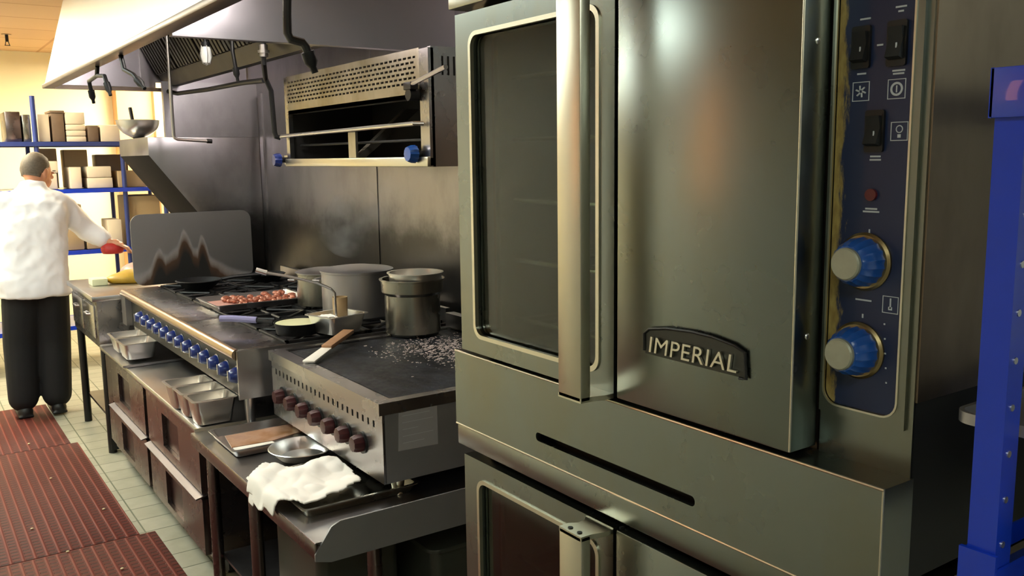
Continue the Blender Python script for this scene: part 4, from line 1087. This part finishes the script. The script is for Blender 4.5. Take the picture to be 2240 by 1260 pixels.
for x, y in ((PX, PY-.5), (PX+.88, PY-.03), (PX+.88, PY-.5)): finish(MB().box(x, x+.03, y, y+.003, 0, 1.678).box(x, x+.003, y, y+.03, 0, 1.678), 'corner_post', 'blue_paint', t)
t = thing('stock_pot', 'tan aluminium pot standing on the blue rack behind its post', 'pot', (1.20, .33, 1.135))
finish(MB().lathe([(0, 0), (.12, 0), (.13, .012), (.13, .15), (.138, .152), (.138, .158), (.126, .158), (.126, .012), (0, .01)], (1.20, .335, 1.1345), (0, 0, 1), 48), 'pot_body', 'pot_dull', t)
t = thing('steel_tray', 'thin steel tray edge resting on the pot behind the blue post', 'tray', (1.15, .36, 1.295))
finish(MB().prism(rrect(.972, 1.32, .19, .52, .02), 2, 1.2935, 1.297).ring(rrect(.967, 1.325, .185, .525, .024), rrect(.972, 1.32, .19, .52, .02), 2, 1.295, 1.308), 'tray_body', 'pot_dull', t)

# ================================================================== PERSON
def remesh(o, v, it=4):
    m = o.modifiers.new('r', 'REMESH'); m.mode = 'VOXEL'; m.voxel_size = v; m.use_smooth_shade = True
    if it: n = o.modifiers.new('s', 'SMOOTH'); n.factor = .5; n.iterations = it
PO = Vector((.68, 6.28, 0))
person = thing('person', 'person in white coat and black trousers seen from behind, reaching over the prep table', 'person', PO)
def pv(x, y, z): return Vector((x, y, z))
sk = dict(hipL=(.60, 6.27, .88), hipR=(.76, 6.27, .88), kneeL=(.57, 6.30, .47), kneeR=(.76, 6.30, .47), ankL=(.555, 6.27, .09), ankR=(.745, 6.26, .09),
          pel=(.68, 6.27, .90), waist=(.68, 6.28, 1.08), chest=(.70, 6.33, 1.26), neckb=(.72, 6.37, 1.42), neckt=(.745, 6.42, 1.48),
          shL=(.545, 6.33, 1.36), shR=(.875, 6.37, 1.36), elL=(.44, 6.40, 1.11), wrL=(.53, 6.60, .97), elR=(1.02, 6.42, 1.16), wrR=(1.145, 6.33, 1.075))
sk = {k: Vector(v) for k, v in sk.items()}
b = MB()
for a, c, ra, rc in (('hipL', 'kneeL', .075, .052), ('kneeL', 'ankL', .05, .034), ('hipR', 'kneeR', .075, .052), ('kneeR', 'ankR', .05, .034),
                     ('neckb', 'neckt', .056, .052), ('shL', 'elL', .045, .036), ('elL', 'wrL', .035, .026), ('shR', 'elR', .045, .036), ('elR', 'wrR', .035, .026), ('hipL', 'hipR', .085, .085), ('shL', 'shR', .05, .05)):
    b.capsule(sk[a], sk[c], ra, rc)
b.sphere(sk['waist'], .13, .10, .16); b.sphere(sk['chest'], .15, .11, .17)
hc = Vector((.765, 6.43, 1.55))
HB = MB(); b_old = b; b = HB
b.sphere(hc, .072, .090, .105, 24, 16); b.sphere(hc+Vector((.012, .055, -.055)), .045, .045, .05)     # skull, jaw
b.sphere(hc+Vector((.028, .098, -.012)), .011, .018, .016)    # nose
b.sphere(hc+Vector((.02, .088, -.045)), .024, .012, .009)       # lips
for s_ in (-1, 1): b.sphere(hc+Vector((s_*.073, -.004, -.012)), .010, .020, .030)
for s_ in (-1, 1): b.sphere(hc+Vector((s_*.028+.02, .083, .010)), .013, .008, .009)
HR = Matrix.Translation(hc) @ Matrix.Rotation(-.85, 4, 'Z') @ Matrix.Rotation(-.30, 4, 'X') @ Matrix.Translation(-hc)
for v in b.bm.verts: v.co = HR @ v.co
tmp = bpy.data.meshes.new('tmp'); b.bm.to_mesh(tmp); b.bm.free(); b = b_old; b.bm.from_mesh(tmp); bpy.data.meshes.remove(tmp)
# hands: palm plus four fingers and a thumb
def hand(w, d, side, bm):
    d = d.normalized(); u = Vector((0, 0, 1)).cross(d).normalized()*side; n = d.cross(u)*side
    pc = w+d*.05
    bm.capsule(w+d*.015, w+d*.035, .024, .030); bm.sphere(pc, .034, .034, .017)
    for k, L in enumerate((.062, .072, .068, .052)):
        base = w+d*.075+u*(.030-.02*k); mid = base+d*L*.5+Vector((0, 0, -.012)); tip = mid+d*L*.3+Vector((0, 0, -.03))
        bm.capsule(base-d*.02, mid, .0095, .009); bm.capsule(mid, tip, .009, .0075)
    tb = w+d*.035+u*.028; tm = tb+d*.03+u*.025+Vector((0, 0, -.01)); bm.capsule(tb, tm, .012, .010); bm.capsule(tm, tm+d*.025+Vector((0, 0, -.02)), .010, .008)
hand(sk['wrR'], Vector((.9, -.25, -.25)), 1, b); hand(sk['wrL'], Vector((.4, .9, -.3)), -1, b)
for f in ('L', 'R'): b.capsule(sk['ank'+f]+Vector((0, -.02, -.03)), sk['ank'+f]+Vector((0, .14, -.05)), .03, .025)
bo = finish(b, 'body', 'skin', person, smooth=80); remesh(bo, .006, 3)
# hair cap at the back and top of the head
b = MB().sphere(hc+Vector((-.004, -.012, .012)), .080, .094, .106, 28, 20)
bmesh.ops.delete(b.bm, geom=[v for v in b.bm.verts if (v.co.y > hc.y+.045+(v.co.z-hc.z-.05)*.35) or v.co.z < hc.z-.055+max(0, (v.co.y-hc.y+.03))*1.2], context='VERTS')
for v in b.bm.verts: v.co += (v.co-hc)*.04*noise.noise(v.co*60)
for v in b.bm.verts: v.co = HR @ v.co
ho = finish(b, 'hair', 'hair', person, smooth=80); m = ho.modifiers.new('s', 'SOLIDIFY'); m.thickness = .012; m.offset = -1
# eyes and brows
b = MB()
for s_ in (-1, 1): b.sphere(hc+Vector((s_*.028+.02, .0905, .010)), .009, .004, .006, 10, 8)
for v in b.bm.verts: v.co = HR @ v.co
finish(b, 'eyes', 'white', person)
b = MB()
for s_ in (-1, 1): b.sphere(hc+Vector((s_*.028+.02, .0945, .010)), .004, .002, .004, 8, 6).sphere(hc+Vector((s_*.028+.02, .090, .026)), .015, .005, .0035, 8, 6)
for v in b.bm.verts: v.co = HR @ v.co
finish(b, 'irises_and_brows', 'hair', person)
# trousers
b = MB()
for f, s_ in (('L', -1), ('R', 1)):
    b.capsule(sk['hip'+f]+Vector((0, 0, -.02)), sk['knee'+f], .112, .100); b.capsule(sk['knee'+f], sk['ank'+f]+Vector((0, 0, .04)), .100, .088)
b.capsule(sk['hipL']+Vector((.01, 0, .03)), sk['hipR']+Vector((-.01, 0, .03)), .115, .115); b.sphere(sk['pel']+Vector((0, 0, .06)), .16, .12, .10)
to = finish(b, 'trousers', 'trouser', person, smooth=80); remesh(to, .009, 6)
for f in ('L', 'R'):
    b = MB().capsule(sk['ank'+f]+Vector((0, -.035, -.045)), sk['ank'+f]+Vector((.01, .15, -.05)), .045, .040).box(sk['ank'+f].x-.045, sk['ank'+f].x+.045, sk['ank'+f].y-.08, sk['ank'+f].y+.19, 0.0121, .03, bev=.01)
    for v in b.bm.verts: v.co.z = max(v.co.z, .0125)
    so = finish(b, 'shoe', 'shoe', person, smooth=80); remesh(so, .006, 3)
# coat: boxy torso to the hem, wide sleeves, stand collar
b = MB()
def ellring(cz, cx, cy, rx, ry, n=28, p=2.6):
    out = []
    for k in range(n):
        a = 2*PI*k/n; c, s_ = math.cos(a), math.sin(a)
        out.append((cx+rx*math.copysign(abs(c)**(2/p), c), cy+ry*math.copysign(abs(s_)**(2/p), s_), cz))
    return out
secs = [(.775, .675, 6.27, .205, .155), (.85, .675, 6.27, .205, .155), (1.0, .68, 6.285, .200, .150), (1.15, .69, 6.31, .205, .150), (1.27, .70, 6.335, .212, .145), (1.35, .705, 6.355, .205, .125), (1.41, .715, 6.375, .15, .10), (1.45, .725, 6.39, .085, .075), (1.485, .735, 6.405, .068, .068)]
R = [[b.bm.verts.new(p) for p in ellring(z, cx, cy, rx, ry)] for z, cx, cy, rx, ry in secs]
for a, c in zip(R, R[1:]):
    for k in range(28): b.bm.faces.new((a[k], a[(k+1) % 28], c[(k+1) % 28], c[k]))
b.bm.faces.new(R[0]); b.bm.faces.new(R[-1])
b.capsule(sk['shL']+Vector((.02, 0, -.01)), sk['elL'], .085, .068); b.capsule(sk['elL'], sk['wrL']-(sk['wrL']-sk['elL']).normalized()*.04, .068, .052)
b.capsule(sk['shR']+Vector((-.03, 0, -.01)), sk['elR'], .088, .072); b.capsule(sk['elR'], sk['wrR']-(sk['wrR']-sk['elR']).normalized()*.055, .072, .055)
co = finish(b, 'chef_coat', 'coat', person, smooth=80); remesh(co, .010, 5)
tx = bpy.data.textures.new('folds', 'CLOUDS'); tx.noise_scale = .13; tx.noise_depth = 2
m = co.modifiers.new('d', 'DISPLACE'); m.texture = tx; m.strength = .035; m.mid_level = .5

# ================================================================== STEAM over the stock pots
def steam_mat():
    m = bpy.data.materials.new('steam'); m.use_nodes = True; t = m.node_tree
    for n in list(t.nodes):
        if n.type != 'OUTPUT_MATERIAL': t.nodes.remove(n)
    out = [n for n in t.nodes if n.type == 'OUTPUT_MATERIAL'][0]
    v = t.nodes.new('ShaderNodeVolumeScatter'); v.inputs['Color'].default_value = (.95, .95, .95, 1)
    tc = t.nodes.new('ShaderNodeTexCoord'); nz = t.nodes.new('ShaderNodeTexNoise'); nz.inputs['Scale'].default_value = 7; nz.inputs['Detail'].default_value = 3
    rp = t.nodes.new('ShaderNodeMapRange'); rp.inputs['From Min'].default_value = .5; rp.inputs['From Max'].default_value = .75; rp.inputs['To Max'].default_value = 4.0
    t.links.new(tc.outputs['Object'], nz.inputs['Vector']); t.links.new(nz.outputs['Fac'], rp.inputs[0]); t.links.new(rp.outputs[0], v.inputs['Density'])
    t.links.new(v.outputs[0], out.inputs['Volume']); return m
b = MB().sphere((1.60, 3.55, 1.32), .11, .20, .165, 24, 16)
for v in b.bm.verts: v.co += (v.co-Vector((1.60, 3.55, 1.32)))*.5*noise.noise(v.co*6)
tag(finish(b, 'steam', steam_mat(), origin=(1.60, 3.55, 1.32), smooth=80), 'faint wisp of steam rising over the stock pots', 'steam', kind='stuff')
